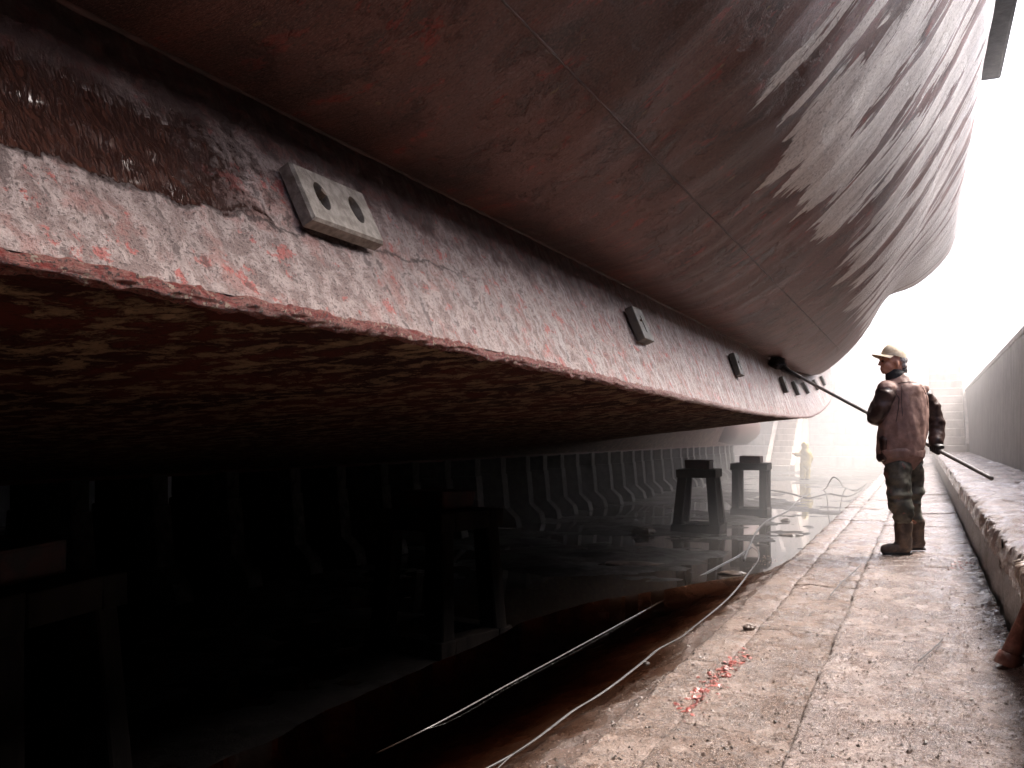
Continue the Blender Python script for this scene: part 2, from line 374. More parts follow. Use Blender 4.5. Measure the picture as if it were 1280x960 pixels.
# ledge edge E traced along its length: (pixel x, y, X before scaling)
ET = [(0, 310, -2), (520, 416.5, -2), (644, 445, -2), (757, 471, -2.02), (887, 502, -2.08), (950, 515, -2.14), (985, 519.5, -2.2), (1010, 520, -2.28), (1025, 514, -2.38), (1036, 503, -2.5), (1042, 487, -2.75), (1043, 470, -3.1)]
EY, EX, EH = [-26], [-2 * SC], [.444 * SC]
for x, y, X in ET:
    d = X * SC * F / (CS * (x - VX)); EY.append((d + X * SC * SN) / CS); EX.append(X * SC); EH.append((VY - y) * d / F)
EY += [33, 43, 52]; EX += [-3.4, -6.0, XC + .1]; EH += [2.6, 3.3, 3.7]
EY, EX, EH = map(np.array, (EY, EX, EH))
def pchip(x, y, q):
    x = np.asarray(x, float); y = np.asarray(y, float); h = np.diff(x); dl = np.diff(y) / h
    m = np.zeros_like(y); m[0], m[-1] = dl[0], dl[-1]
    for i in range(1, len(x) - 1):
        if dl[i - 1] * dl[i] > 0:
            w1, w2 = 2 * h[i] + h[i - 1], h[i] + 2 * h[i - 1]; m[i] = (w1 + w2) / (w1 / dl[i - 1] + w2 / dl[i])
    q = np.asarray(q, float); i = np.clip(np.searchsorted(x, q) - 1, 0, len(x) - 2); t = (q - x[i]) / h[i]
    return (2*t**3-3*t**2+1)*y[i] + (t**3-2*t**2+t)*h[i]*m[i] + (-2*t**3+3*t**2)*y[i+1] + (t**3-t**2)*h[i]*m[i+1]
SY = sorted(ST); SA = np.array([ST[y] for y in SY])                    # (stations, 10, 2)
def section(Y):
    """profile points at array Y -> (n, 10, 2)"""
    out = np.zeros((len(Y), SA.shape[1], 2))
    for j in range(SA.shape[1]):
        for c in (0, 1): out[:, j, c] = pchip(SY, SA[:, j, c], Y)
    return out
def edge(Y): return pchip(EY, EX, Y), pchip(EY, EH, Y)
def ystations(fine, mid, coarse):
    a = [np.arange(-26, 0, coarse), np.arange(0, 6, fine), np.arange(6, 13, mid), np.arange(13, 22, mid * 1.3), np.arange(22, 52.01, coarse)]
    return np.concatenate(a)
def curve_profile(sec, vq):
    """smooth through profile points per station; returns (n, len(vq), 2)"""
    n = sec.shape[0]; out = np.zeros((n, len(vq), 2)); vg = np.array(VG)
    dv = np.diff(vg)
    m = np.zeros_like(sec)                                                    # Catmull-Rom tangents
    m[:, 1:-1] = (sec[:, 2:] - sec[:, :-2]) / (vg[2:] - vg[:-2])[None, :, None]
    m[:, 0] = (sec[:, 1] - sec[:, 0]) / dv[0]; m[:, -1] = (sec[:, -1] - sec[:, -2]) / dv[-1]
    i = np.clip(np.searchsorted(vg, vq) - 1, 0, len(vg) - 2); t = ((vq - vg[i]) / dv[i])[None, :, None]; h = dv[i][None, :, None]
    return (2*t**3-3*t**2+1)*sec[:, i] + (t**3-2*t**2+t)*h*m[:, i] + (-2*t**3+3*t**2)*sec[:, i+1] + (t**3-t**2)*h*m[:, i+1]
def mirror(P, uv, name, part, m):
    Q = P.copy(); Q[..., 0] = 2 * XC - Q[..., 0]
    return link(part, grid_mesh(name, Q, uv, flip=True), m, SHIP, True)
Y = ystations(.05, .07, .8)
vq = np.concatenate([np.linspace(0, 1.2, 44), np.linspace(1.2, 4, 62)[1:], np.linspace(4, 6.9, 10)[1:]])
P2 = curve_profile(section(Y), vq)
P = np.zeros((len(Y), len(vq), 3)); P[..., 0] = P2[..., 0]; P[..., 1] = Y[:, None]; P[..., 2] = CAMH + P2[..., 1]
UV = np.stack(np.broadcast_arrays(Y[:, None], vq[None, :]), -1)
YY, VV = UV[..., 0], UV[..., 1]
# plates dished between the frames, and worn
g = (.006 * np.sin(YY * 2 * np.pi / .62) * sstep(.5, 1.5, VV) + .010 * fbm(YY * 1.1, VV * 1.6, oct=3, seed=3) + .003 * fbm(YY * 9, VV * 6, oct=2, seed=5)) * sstep(0, .15, VV)
P[..., 2] += g * .5; P[..., 0] -= g * .7
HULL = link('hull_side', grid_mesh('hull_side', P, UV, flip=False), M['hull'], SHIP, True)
mirror(P[::4, ::3], UV[::4, ::3], 'hull_side_far', 'hull_side', M['hull'])
HP, HV = P, vq
# deck closing the hull top
top = P[:, -1]; D = np.stack([top, np.stack([2 * XC - top[:, 0], top[:, 1], top[:, 2]], -1)], 1)
link('deck', grid_mesh('deck', D), M['hull'], SHIP)
tr = P[0]; tm = tr.copy(); tm[:, 0] = 2 * XC - tm[:, 0]
link('transom', grid_mesh('transom', np.stack([tr, tm], 1)), M['hull'], SHIP)
# bilge ledge: face from lip to groove
Yl = np.concatenate([np.arange(-26, 0, 1.0), np.arange(0, 5, .018), np.arange(5, 12, .05), np.arange(12, 24, .1), np.arange(24, 52.01, 1.0)])
ex, eh = edge(Yl); sec = section(Yl)[:, 0]
t = np.linspace(0, 1, 46)
P = np.zeros((len(Yl), 46, 3)); P[..., 0] = ex[:, None] * (1 - t) + sec[:, :1] * t; P[..., 2] = CAMH + eh[:, None] * (1 - t) + sec[:, 1:] * t
P[..., 1] = Yl[:, None]
UV = np.stack(np.broadcast_arrays(Yl[:, None], t[None, :] * .66), -1); yy, vv = UV[..., 0], UV[..., 1]
nx, nz = .895, .445
near = sstep(9, 4, yy) * .8 + .2
g = near * (.0055 * fbm(yy * 24, vv * 24, oct=4, seed=11, gain=.65) + .004 * fbm(yy * 5, vv * 7, oct=3, seed=12))
e = vv + .06 * fbm(yy * 7, vv * 7, oct=4, seed=21)
g += near * .006 * sstep(.20, .205, e) * sstep(.45, .35, e) * sstep(-.2, .2, fbm(yy * 2.1, vv * 3, oct=2, seed=8))     # flaking coat edge
g = g * np.minimum(1, np.minimum(t, 1 - t) * 14)[None, :]
P[..., 0] += nx * g; P[..., 2] += nz * g
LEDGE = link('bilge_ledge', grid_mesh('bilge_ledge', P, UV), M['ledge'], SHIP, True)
mirror(P[::10, ::9], UV[::10, ::9], 'bilge_ledge_far', 'bilge_ledge', M['ledge'])
# rounded lip along the lower edge
nl = 14; rl = .021
ang = np.linspace(R(63), R(-118), nl)
r = rl * .9 * (1 + .30 * fbm(Yl[:, None] * 30, ang[None] * 2.2, oct=3, seed=31) * sstep(10, 4, Yl)[:, None])
P = np.zeros((len(Yl), nl, 3)); P[..., 1] = Yl[:, None]
cx, ch = ex - .010, eh - .012
P[..., 0] = cx[:, None] + r * np.cos(ang) + .004 * fbm(Yl * 9, 0, oct=3, seed=33)[:, None]
P[..., 2] = CAMH + ch[:, None] + r * np.sin(ang) + .005 * fbm(Yl * 7, 3, oct=3, seed=34)[:, None]
UV = np.stack(np.broadcast_arrays(Yl[:, None], ang[None] * -.02), -1)
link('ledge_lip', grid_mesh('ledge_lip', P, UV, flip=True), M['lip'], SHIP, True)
mirror(P[::10], UV[::10], 'ledge_lip_far', 'ledge_lip', M['lip'])
# bottom plating from the lip down to the keel
Yb = ystations(.1, .15, .8); ex, eh = edge(Yb); t = np.linspace(0, 1, 40) ** 1.3
kz = np.where(Yb > 44, ZK + (Yb - 44) * .14, ZK)
P = np.zeros((len(Yb), 40, 3)); P[..., 1] = Yb[:, None]
P[..., 0] = (ex - .014)[:, None] * (1 - t) + (XC + .35) * t
P[..., 2] = (CAMH + eh - .02)[:, None] * (1 - t) + kz[:, None] * t
lift = sstep(17, 34, Yb)[:, None] * .9 * (4 * t * (1 - t))[None]          # hollow V sections towards the bow
P[..., 2] += lift + .006 * fbm(P[..., 1] * 2, P[..., 0] * 2, oct=3, seed=41) * (t > 0)
UV = np.stack([P[..., 1], P[..., 0]], -1)
link('hull_bottom', grid_mesh('hull_bottom', P, UV, flip=False), M['bottom'], SHIP, True)
mirror(P[::3, ::3], UV[::3, ::3], 'hull_bottom_far', 'hull_bottom', M['bottom'])
link('keel_plate', box_mesh('keel_plate', (XC, 11, ZK - .015), (.72, 74, .05)), M['bottom'], SHIP)
# bulbous bow
pts = [(XC, 40 + y, 1.42) for y in (0, 3, 6, 8, 9.5, 10.4, 10.9, 11.1)]
V, Q = tube_arrays(pts, [.8, .88, .9, .88, .74, .5, .25, .06], 28)
BULB = link('bulbous_bow', mesh('bulbous_bow', V, Q), M['hull'], SHIP, True)
# longitudinal and transverse weld seams
def seam(us, vs, rad, name):
    pts = []
    for u, v in zip(us, vs):
        i = np.clip(np.searchsorted(Y, u) - 1, 0, len(Y) - 2); f = (u - Y[i]) / (Y[i + 1] - Y[i])
        j = np.clip(np.searchsorted(HV, v) - 1, 0, len(HV) - 2); gq = (v - HV[j]) / (HV[j + 1] - HV[j])
        p = (HP[i, j] * (1 - gq) + HP[i, j + 1] * gq) * (1 - f) + (HP[i + 1, j] * (1 - gq) + HP[i + 1, j + 1] * gq) * f
        pts.append(tuple(p))
    rr = [rad * (1 + .35 * random.uniform(-1, 1)) for _ in pts]
    V, Q = tube_arrays(pts, rr, 6)
    return link('weld_seam', mesh('weld_seam', V, Q), M['weld'], SHIP, True)
random.seed(4)
us = np.arange(-2, 19, .07); seam(us, [.66] * len(us), .0045, 's')
for u0 in (8.2, 12.4):
    vs = np.arange(.02, 3.6, .05); seam([u0 + .004 * math.sin(v * 9) for v in vs], vs, .0016, 's')
# groove weld between ledge and hull
s0 = section(us)[:, 0]
us2 = np.concatenate([np.arange(-4, 20, .06)]); s0 = section(us2)[:, 0]
V, Q = tube_arrays([(a, y, CAMH + b + .002) for (a, b), y in zip(s0, us2)], [.009 * (1 + .4 * random.uniform(-1, 1)) for _ in us2], 7)
link('weld_seam', mesh('groove_seam', V, Q), M['weld'], SHIP, True)
# fender along the sheer
FZ = CAMH + 5.0
bm = bmesh.new(); box_bm(bm, (.80, 2.3, FZ + .26), (.42, 24.6, .52), bev=.05)
FEND = link('fender', bm_mesh(bm, 'fender'), M['fender'], SHIP)

# anodes: rows along the ledge
def ledge_frame(Yp, t):
    q = np.array([Yp - .01, Yp, Yp + .01]); ex, eh = edge(q); s = section(q)[:, 0]
    pt = [Vector((ex[i] * (1 - t) + s[i, 0] * t, q[i], CAMH + eh[i] * (1 - t) + s[i, 1] * t)) for i in range(3)]
    up = Vector((s[1, 0] - ex[1], 0, s[1, 1] - eh[1])).normalized(); al = (pt[2] - pt[0]).normalized()
    up = (up - al * up.dot(al)).normalized(); nn = al.cross(up)
    if nn.x < 0 and nn.z < 0: nn = -nn
    if nn.x < 0: nn = -nn
    return pt[1], al, up, nn
def anode(Yp, t, L, Hh, T, m, holes=True, tilt=0):
    p, al, up, nn = ledge_frame(Yp, t)
    rot = Matrix((al, up, nn)).transposed()
    rot = rot @ Matrix.Rotation(tilt, 3, 'Z')
    bm = bmesh.new()
    n = 20
    if holes:
        # plate with two oval recesses, built as a ring-filled face
        hx, hy = L / 2, Hh / 2; b = T * .16
        box_bm(bm, (0, 0, T * .42), (L, Hh, T * .84), bev=b)
        me = bm_mesh(bm, 'anode'); bm = bmesh.new()
        cut = []
        for sx in (-.24, .24):
            cut.append((sx * L, .02 * Hh))
        # front plate with true openings
        outer = []
        N1 = 48
        bm.free()
        Vv, Qq = [], []
        zt = T
        def ring(c, ra, rb, z, nn_=N1): return [(c[0] + ra * math.cos(2 * math.pi * i / nn_), c[1] + rb * math.sin(2 * math.pi * i / nn_), z) for i in range(nn_)]
        def sq(c, hx_, hy_, z):
            o = []
            for i in range(N1):
                a = 2 * math.pi * i / N1; cx_, sy_ = math.cos(a), math.sin(a); s = 1 / max(abs(cx_), abs(sy_))
                o.append((c[0] + hx_ * cx_ * s, c[1] + hy_ * sy_ * s, z))
            return o
        for half, c in ((-1, cut[0]), (1, cut[1])):
            cc = (half * hx / 2, 0)
            rings = [sq(cc, hx / 2, hy, T * .80), sq((cc[0] + (-half) * b * .5, 0), hx / 2 - b * .5, hy - b, zt), ring(c, L * .085, Hh * .25, zt), ring(c, L * .078, Hh * .235, zt * .80), ring(c, L * .072, Hh * .22, zt * .45)]
            o = len(Vv)
            for rg_ in rings: Vv += rg_
            for a in range(len(rings) - 1):
                for i in range(N1):
                    j = (i + 1) % N1; Qq.append((o + a * N1 + i, o + a * N1 + j, o + (a + 1) * N1 + j, o + (a + 1) * N1 + i))
            Qq.append(tuple(o + (len(rings) - 1) * N1 + i for i in range(N1)))
        # side walls below
        base = [(-hx, -hy), (hx, -hy), (hx, hy), (-hx, hy)]
        o = len(Vv)
        for z in (0, T * .80):
            for q in base: Vv.append((q[0], q[1], z))
        for i in range(4):
            j = (i + 1) % 4; Qq.append((o + i, o + j, o + 4 + j, o + 4 + i))
        bpy.data.meshes.remove(me)
        bm = bmesh.new()
        vs = [bm.verts.new(v) for v in Vv]
        for q in Qq:
            try: bm.faces.new([vs[i] for i in q])
            except ValueError: pass
        bmesh.ops.remove_doubles(bm, verts=bm.verts, dist=.0004)
    else:
        box_bm(bm, (0, 0, T / 2), (L, Hh, T), bev=T * .15)
        box_bm(bm, (L * .02, 0, T * 1.0), (L * .14, Hh * .5, T * .16), bev=T * .05)
    for v in bm.verts: v.co = rot @ v.co + p + nn * .012
    a = link('anode', bm_mesh(bm, 'anode'), m, SHIP)
    a['label'] = 'pale zinc block with two bolt holes' if holes else 'stained grey zinc block'
    # mounting studs under the plate and bolt in the hole
    for sx in ((-.24, .24)):
        bm = bmesh.new()
        c0 = p + rot @ Vector((sx * L, .02 * Hh, 0)); hi = T * (1.45 if sx < 0 else .62)
        lean = rot @ Vector((.2, .35, 0)) * (.03 if sx < 0 else 0)
        V, Q = tube_arrays([c0 - nn * .01, c0 + nn * hi + lean], [L * .035] * 2, 8)
        sub('bolt', mesh('bolt', V, Q), M['bolt'], a)
        if holes: 
            V, Q = tube_arrays([c0 + nn * T * .50, c0 + nn * T * .62], [L * .062] * 2, 6); sub('nut', mesh('nut', V, Q), M['bolt'], a)
anode(2.03, .505, .325, .168, .040, M['zinc'])
for i, (yy_, t_) in enumerate(((4.97, .55), (8.05, .57), (11.5, .545), (13.1, .545), (15.2, .56), (17.2, .58), (18.8, .60))):
    anode(yy_, t_, .20 if i < 2 else .19, .20, .05, M['zincdark'], False)

# ------------------------------------------------------------------ dock floor, ledges, walls
FL = -.90
# lower floor with puddles
def floor_h(x, y):
    return .035 * fbm(x * .55, y * .55, oct=3, seed=51) + .022 * fbm(x * 2.3, y * 2.3, oct=3, seed=52) + .006 * fbm(x * 11, y * 11, oct=2, seed=54)
xs = np.concatenate([np.arange(-18.5, -8, .5), np.arange(-8, -.99, .08)]); ys = np.concatenate([np.arange(-28, 2, 1.0), np.arange(2, 24, .1), np.arange(24, 66.1, .3)])
gx, gy = np.meshgrid(xs, ys, indexing='ij')
P = np.stack([gx, gy, FL + floor_h(gx, gy) - .034 * sstep(-3.9, -2.3, gx) * sstep(7.5, 10, gy) * sstep(45, 30, gy)], -1)
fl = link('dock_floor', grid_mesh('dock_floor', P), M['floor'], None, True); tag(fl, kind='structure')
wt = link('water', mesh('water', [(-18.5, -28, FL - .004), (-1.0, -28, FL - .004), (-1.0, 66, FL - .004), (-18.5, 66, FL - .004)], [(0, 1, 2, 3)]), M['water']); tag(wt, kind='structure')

# paved walkway in three rows of slabs
PAV = bpy.data.objects.new('pavement', None); C.objects.link(PAV); PAV['base'] = [0, 0, 0]; tag(PAV, kind='structure')
rows = [(-.41, .41, 0.0, [-2, -.6, 1.1, 2.62, 4.30, 6.15, 7.9, 9.6, 11.5, 13.4, 15.4, 17.6, 19.8, 22.2, 24.8, 27.6, 30.6, 34, 38, 42, 46], .0),
        (-.83, -.41, -.030, [-2, -.2, 1.7, 3.35, 5.2, 6.8, 8.62, 10.4, 12.3, 14.2, 16.3, 18.6, 21.0, 23.5, 26.2, 29, 32, 36, 41, 46], .0),
        (-1.06, -.83, -.048, [-2, .5, 2.3, 4.4, 6.3, 8.3, 10.6, 12.6, 14.8, 17.2, 19.6, 22.4, 25.2, 28.4, 32, 36, 41, 46], .0)]
rs = random.Random(8)
for x0, x1, z0, br, _ in rows:
    for a, b in zip(br[:-1], br[1:]):
        st = .0115 if (1.0 < a < 4.4) else (.02 if a < 8 and a > 1 else (.045 if a < 14 else .12))
        x0_, x1_ = x0 + .003, x1 - .003 - (0 if x1 > .3 else .002)
        nx_, ny_ = max(6, int((x1_ - x0_) / st)), max(8, int((b - a - .012) / st))
        X = np.linspace(x0_, x1_, nx_); Yv = np.linspace(a + .004, b - .004, ny_)
        gx, gy = np.meshgrid(X, Yv, indexing='ij')
        for xb_, sg_ in ((x0, 1), (x1, -1)):
            if xb_ > .3: continue
            dd_ = np.exp(-np.abs(gx - xb_) / .06); gx = gx + dd_ * (.011 * fbm(gy * 2.6, xb_ * 9, oct=4, seed=95) + .004 * sg_ * (fbm(gy * 14, a, oct=2, seed=96) - .6))
        tilt = rs.uniform(-.006, .006); off = rs.uniform(-.006, .006)
        zz = z0 + off + tilt * (gy - a) / (b - a) + .006 * fbm(gx * 2.2, gy * 2.2, oct=3, seed=61) + .0046 * fbm(gx * 15, gy * 15, oct=4, seed=62, gain=.8) + (.0028 * np.maximum(0, fbm(gx * 38, gy * 38, oct=2, seed=66)) if st < .03 else 0)
        zz -= .006 * np.abs(fbm(gx * 5, gy * 5, oct=3, seed=63)) 
        ed = np.minimum(np.minimum(gx - x0_, x1_ - gx) if x1 < .3 else gx - x0_, np.minimum(gy - a, b - gy))
        wob = .012 * (1 + .8 * fbm(gx * 12, gy * 12, oct=2, seed=65))
        zz -= .014 * np.exp(-np.maximum(ed, 0) / np.maximum(wob * .7, .004))
        if x1 > .3: zz += .02 * sstep(.22, .42, gx) * (1 + .5 * fbm(gx * 9, gy * 7, oct=2, seed=67))
        top = np.stack([gx, gy, zz], -1)
        # skirt all round
        T = np.pad(top, ((1, 1), (1, 1), (0, 0)), mode='edge'); T[0, :, 2] -= .09; T[-1, :, 2] -= .09; T[:, 0, 2] -= .09; T[:, -1, 2] -= .09
        link('slab', grid_mesh('slab', T, flip=False), M['slab'] if x1 > .3 or (x1 > -.5 and a > 12) else M['slabmud'], PAV, True)
# mass of the walkway under the slabs
wk = link('walkway_base', box_mesh('walkway_base', (-.32, 22, -.55), (1.44, 48, .93)), M['riser'], PAV)
# muddy lower shelf beside the kerb, sloping under a strip of murky brown water
ys = np.arange(-1, 9.0, .03); NT = 74; tt = np.linspace(0, 1, NT)
wd_ = 1.22 * sstep(9.0, 5.2, ys) + .03 + .04 * fbm(ys * 1.7, 0, oct=3, seed=70) * sstep(9, 7, ys)
lx = -1.05 - wd_
gx = -1.05 * (1 - tt)[None] + lx[:, None] * tt; gy = np.broadcast_to(ys[:, None], gx.shape); dx_ = -1.05 - gx
shore = .13 + .05 * fbm(ys * 1.3, 2, oct=4, seed=73)[:, None]
zz = -.075 - .055 * sstep(0, 1, dx_ / shore) - .34 * np.maximum(0, dx_ - shore)
zz = zz + .010 * fbm(gx * 4, gy * 4, oct=3, seed=71) + .006 * fbm(gx * 14, gy * 14, oct=3, seed=72, gain=.6)
zz[:, -4] = -.45; zz[:, -3] = -.45; zz[:, -2] = -.9; zz[:, -1] = -.95; 
gx = gx.copy(); gx[:, -1] = gx[:, -2]
P = np.stack([gx, gy, zz], -1)
sh = link('mud_bank', grid_mesh('mud_bank', P, flip=False), M['mud'], None, True); tag(sh, kind='structure')
k = N('brown_pool'); nt_ = k.t; wv = k.noise(k.pos(), 9, 2, .5)
fr = k.n('ShaderNodeFresnel'); fr.inputs['IOR'].default_value = 1.33; gl_ = k.n('ShaderNodeBsdfGlossy'); gl_.inputs['Roughness'].default_value = .05
tr_ = k.n('ShaderNodeBsdfTransparent'); mx = k.n('ShaderNodeMixShader'); nb = k.bump(wv, .0008, .6); k.l(nb, gl_.inputs['Normal']); k.l(nb, fr.inputs['Normal'])
k.l(fr.outputs[0], mx.inputs[0]); k.l(tr_.outputs[0], mx.inputs[1]); k.l(gl_.outputs[0], mx.inputs[2])
ab = k.n('ShaderNodeVolumeAbsorption'); ab.inputs['Color'].default_value = (.50, .325, .20, 1); ab.inputs['Density'].default_value = 8.5
oo = k.t.nodes['Material Output']; k.l(mx.outputs[0], oo.inputs['Surface']); k.l(ab.outputs[0], oo.inputs['Volume'])
ZW = -.137; nn2 = len(ys)
bm = bmesh.new(); A_ = []
for a_, y_ in zip(lx, ys):
    A_.append([bm.verts.new(v) for v in ((-1.06, y_, ZW), (a_ + .02, y_, ZW), (a_ + .02, y_, -.75), (-1.06, y_, -.75))])
for p_, q_ in zip(A_[:-1], A_[1:]):
    for c_ in range(4): bm.faces.new((p_[c_], p_[(c_ + 1) % 4], q_[(c_ + 1) % 4], q_[c_]))
bm.faces.new(A_[0]); bm.faces.new(A_[-1][::-1])
pu = link('brown_pool', bm_mesh(bm, 'brown_pool'), k.m); tag(pu, kind='structure')

# stone bench (altar) on the right with ragged coping
BEN = thing('stone_bench', (.9, 20, 0), 'knee high stone altar step with ragged wet coping along the right wall', 'bench')
brk = [-2, -.4, 1.2, 2.75, 4.2, 5.8, 7.3, 8.9, 10.6, 12.3, 14.2, 16.2, 18.6, 21.2, 24, 27, 31, 36, 46]
for a, b in zip(brk[:-1], brk[1:]):
    st = .018 if a < 6 else (.035 if a < 12 else .12)
    ny_ = max(8, int((b - a) / st)); Yv = np.linspace(a + .004, b - .004, ny_)
    # profile: down the front 0.14 m, round the arris, back to the wall
    s = np.concatenate([np.linspace(-.16, 0, max(4, int(.16 / st)), endpoint=False), np.linspace(0, 1.0, max(10, int(1.0 / st)))])
    px_ = np.where(s < 0, .41, .41 + s); pz_ = np.where(s < 0, .47 + s, .47)
    rnd_ = np.exp(-np.abs(s) / .02) * .012
    gx = px_[None] + 0 * Yv[:, None]; gz = pz_[None] + 0 * Yv[:, None]; gy = Yv[:, None] + 0 * gx; ss_ = s[None] + 0 * gx
    er = np.exp(-np.abs(ss_) / .05)
    n1 = fbm(gy * 6, ss_ * 7, oct=4, seed=81); n2 = fbm(gy * 19, ss_ * 19, oct=3, seed=82)
    gz = gz + (.012 * n1 + .009 * n2) * (ss_ > -.02) - er * (.022 + .020 * n1) * (ss_ >= 0)
    gx = gx + er * (.012 + .024 * n1 + .010 * n2) + (.010 * n2) * (ss_ < 0) - .010 * sstep(.0, -.16, ss_)
    P = np.stack([gx, gy, gz], -1)
    P = np.pad(P, ((1, 1), (0, 0), (0, 0)), mode='edge'); P[0, :, 2] -= .05; P[-1, :, 2] -= .05
    link('coping_stone', grid_mesh('coping_stone', P, flip=True), M['bench'], BEN, True)
ys = np.concatenate([np.arange(-2, 12, .05), np.arange(12, 46.1, .5)]); zs = np.linspace(-.05, .335, 18)
gy, gz = np.meshgrid(ys, zs, indexing='ij')
P = np.stack([.422 + .008 * fbm(gy * 4, gz * 6, oct=4, seed=85) + .0 * gy, gy, gz], -1)
link('riser', grid_mesh('riser', P, flip=True), M['riser'], BEN, True)

WALL = thing('dock_wall', (1.4, 20, .47), 'tall dark grey concrete side wall of the dock fading into mist on the right', 'wall')
ys = np.arange(-28, 62.1, .5); zs = np.linspace(.30, 2.66, 14)
gy, gz = np.meshgrid(ys, zs, indexing='ij')
P = np.stack([1.42 + .012 * fbm(gy * .8, gz * 1.1, oct=3, seed=91), gy, gz], -1)
link('wall_face', grid_mesh('wall_face', P, flip=True), M['wall'], WALL, True)
link('coping', box_mesh('coping', (3.3, 17, 2.64), (3.82, 90, .10), bev=.02), M['wall'], WALL)
U = thing('upper_wall', (5.2, 17, 2.7), 'upper set back side wall of the dock above the right terrace', 'wall')
link('wall_face', box_mesh('wall_face', (5.6, 17, 4.2), (.8, 90, 3.0)), M['wall'], U)
L_ = thing('far_side_wall', (-18.4, 17, FL), 'far side wall of the dock beyond the ship', 'wall')
link('wall_face', box_mesh('wall_face', (-18.2, 17, 2.65), (.7, 90, 7.1)), M['wall'], L_)  # unseen wall, made tall and set close to shut out sky light
GT = thing('stern_light_blocker', (-8, -27.4, FL), 'closed gate at the stern end of the dock behind the ship', 'light blocker')
link('blocker_panel', box_mesh('blocker_panel', (-6.4, -27.4, 2.6), (23, .8, 7.0)), M['wall'], GT)  # added out of view to keep the space under the hull dark

# end of the dock: masonry wall, low altar steps, stairs
EY0 = 60.0
EW = thing('end_wall', (-4, EY0, FL), 'pale masonry head wall closing the misty far end of the dock', 'wall')
rm = random.Random(3)
blocks = [box_mesh('block', (0, 0, 0), (1.36, .35, .66), bev=.035, jit=.012, rnd=rm) for _ in range(4)]
for b in blocks: b.materials.append(M['masonry'])
for r_ in range(10):
    for c_ in range(15):
        o = bpy.data.objects.new('stone_block', blocks[rm.randrange(4)]); C.objects.link(o); o.parent = EW
        o.location = (-17.6 + c_ * 1.4 + (.7 if r_ % 2 else 0) + 4, .12 + rm.uniform(-.02, .02), .35 + r_ * .7 + .6)
link('backing', box_mesh('backing', (-8, EY0 + .5, 2.6), (23, .6, 7.0)), M['masonry'], EW)
for i in range(2):
    s_ = thing('altar_step', (-6, EY0 - 1.8 + i * .9, FL), ('lower' if i == 0 else 'upper') + ' long pale stone step at the foot of the end wall', 'step')
    link('tread', box_mesh('tread', (-6.5, EY0 - 1.3 + i * .9, FL + .325 + i * .62), (16, 1.1, .65 if i == 0 else .62), bev=.05), M['masonry'], s_)
def stairs(x0, yb, n, wd, rise, run, zb, label, m):
    s_ = thing('staircase', (x0, yb, zb), label, 'stairs')
    me = box_mesh('step', (0, 0, 0), (wd, run + .35, rise), bev=.03); me.materials.append(m)
    for i in range(n):
        o = bpy.data.objects.new('step', me); C.objects.link(o); o.parent = s_
        o.location = (0, i * run, rise * (i + .5))
    for sx in (-1, 1):
        bm = bmesh.new()
        pts = [(sx * (wd / 2 + .15), -.2, 0), (sx * (wd / 2 + .15), n * run + .3, 0), (sx * (wd / 2 + .15), n * run + .3, n * rise + .3), (sx * (wd / 2 + .15), -.2, .35)]
        a = [bm.verts.new((p[0] - .12, p[1], p[2])) for p in pts]; b = [bm.verts.new((p[0] + .12, p[1], p[2])) for p in pts]
        bm.faces.new(a); bm.faces.new(b[::-1])
        for i in range(4): bm.faces.new((a[i], b[i], b[(i + 1) % 4], a[(i + 1) % 4]))
        o = bpy.data.objects.new('stringer', bm_mesh(bm, 'stringer')); o.data.materials.append(m); C.objects.link(o); o.parent = s_
    return s_
p = px(978, z=FL, y=590)
stairs(-6.9, 50.5, 14, 1.0, .33, .42, FL, 'steep pale stone stairs beyond the bow at the far end', M['masonry'])
stairs(.75, 34, 11, 1.1, .29, .40, .4, 'misty flight of steps against the right wall far behind the man', M['masonry'])

# ------------------------------------------------------------------ keel blocks
KB = thing('keel_block', (XC, 0, FL), 'concrete keel block with timber cap in the dark row under the ship', 'keel block', 'keel blocks under the ship')
prof = [(-.62, 0), (-.58, .22), (-.40, .42), (-.36, 1.12), (.36, 1.12), (.40, .42), (.58, .22), (.62, 0)]
def prism(prof, y0, y1, c):
    a = [(c[0] + q[0] * 1.35, c[1] + y0, c[2] + q[1]) for q in prof]; b = [(c[0] + q[0] * 1.35, c[1] + y1, c[2] + q[1]) for q in prof]
    n = len(prof); Q = [tuple(range(n)), tuple(range(2 * n - 1, n - 1, -1))] + [(i, i + n, (i + 1) % n + n, (i + 1) % n) for i in range(n)]
    bm = bmesh.new(); vs = [bm.verts.new(v) for v in a + b]
    for q in Q: bm.faces.new([vs[i] for i in q])
    bmesh.ops.bevel(bm, geom=[e for e in bm.edges], offset=.012, segments=1, affect='EDGES')
    return bm_mesh(bm, 'block')
link('base', prism(prof, -.14, .14, (XC, 0, FL)), M['concrete'], KB)
link('cap', box_mesh('cap', (XC, 0, FL + 1.29), (.92, .24, .34), bev=.015), M['concrete'], KB)
yk = 9.3 - 1.18 * 6; kbs = []
for i in range(36):
    y_ = yk + i * 1.18
    if y_ > 44: break
    if i == 0: KB.location = (XC, y_, FL)
    else: dup(KB, (XC + .05 * math.sin(i * 7.3), y_ + .05 * math.sin(i * 3.7), FL))

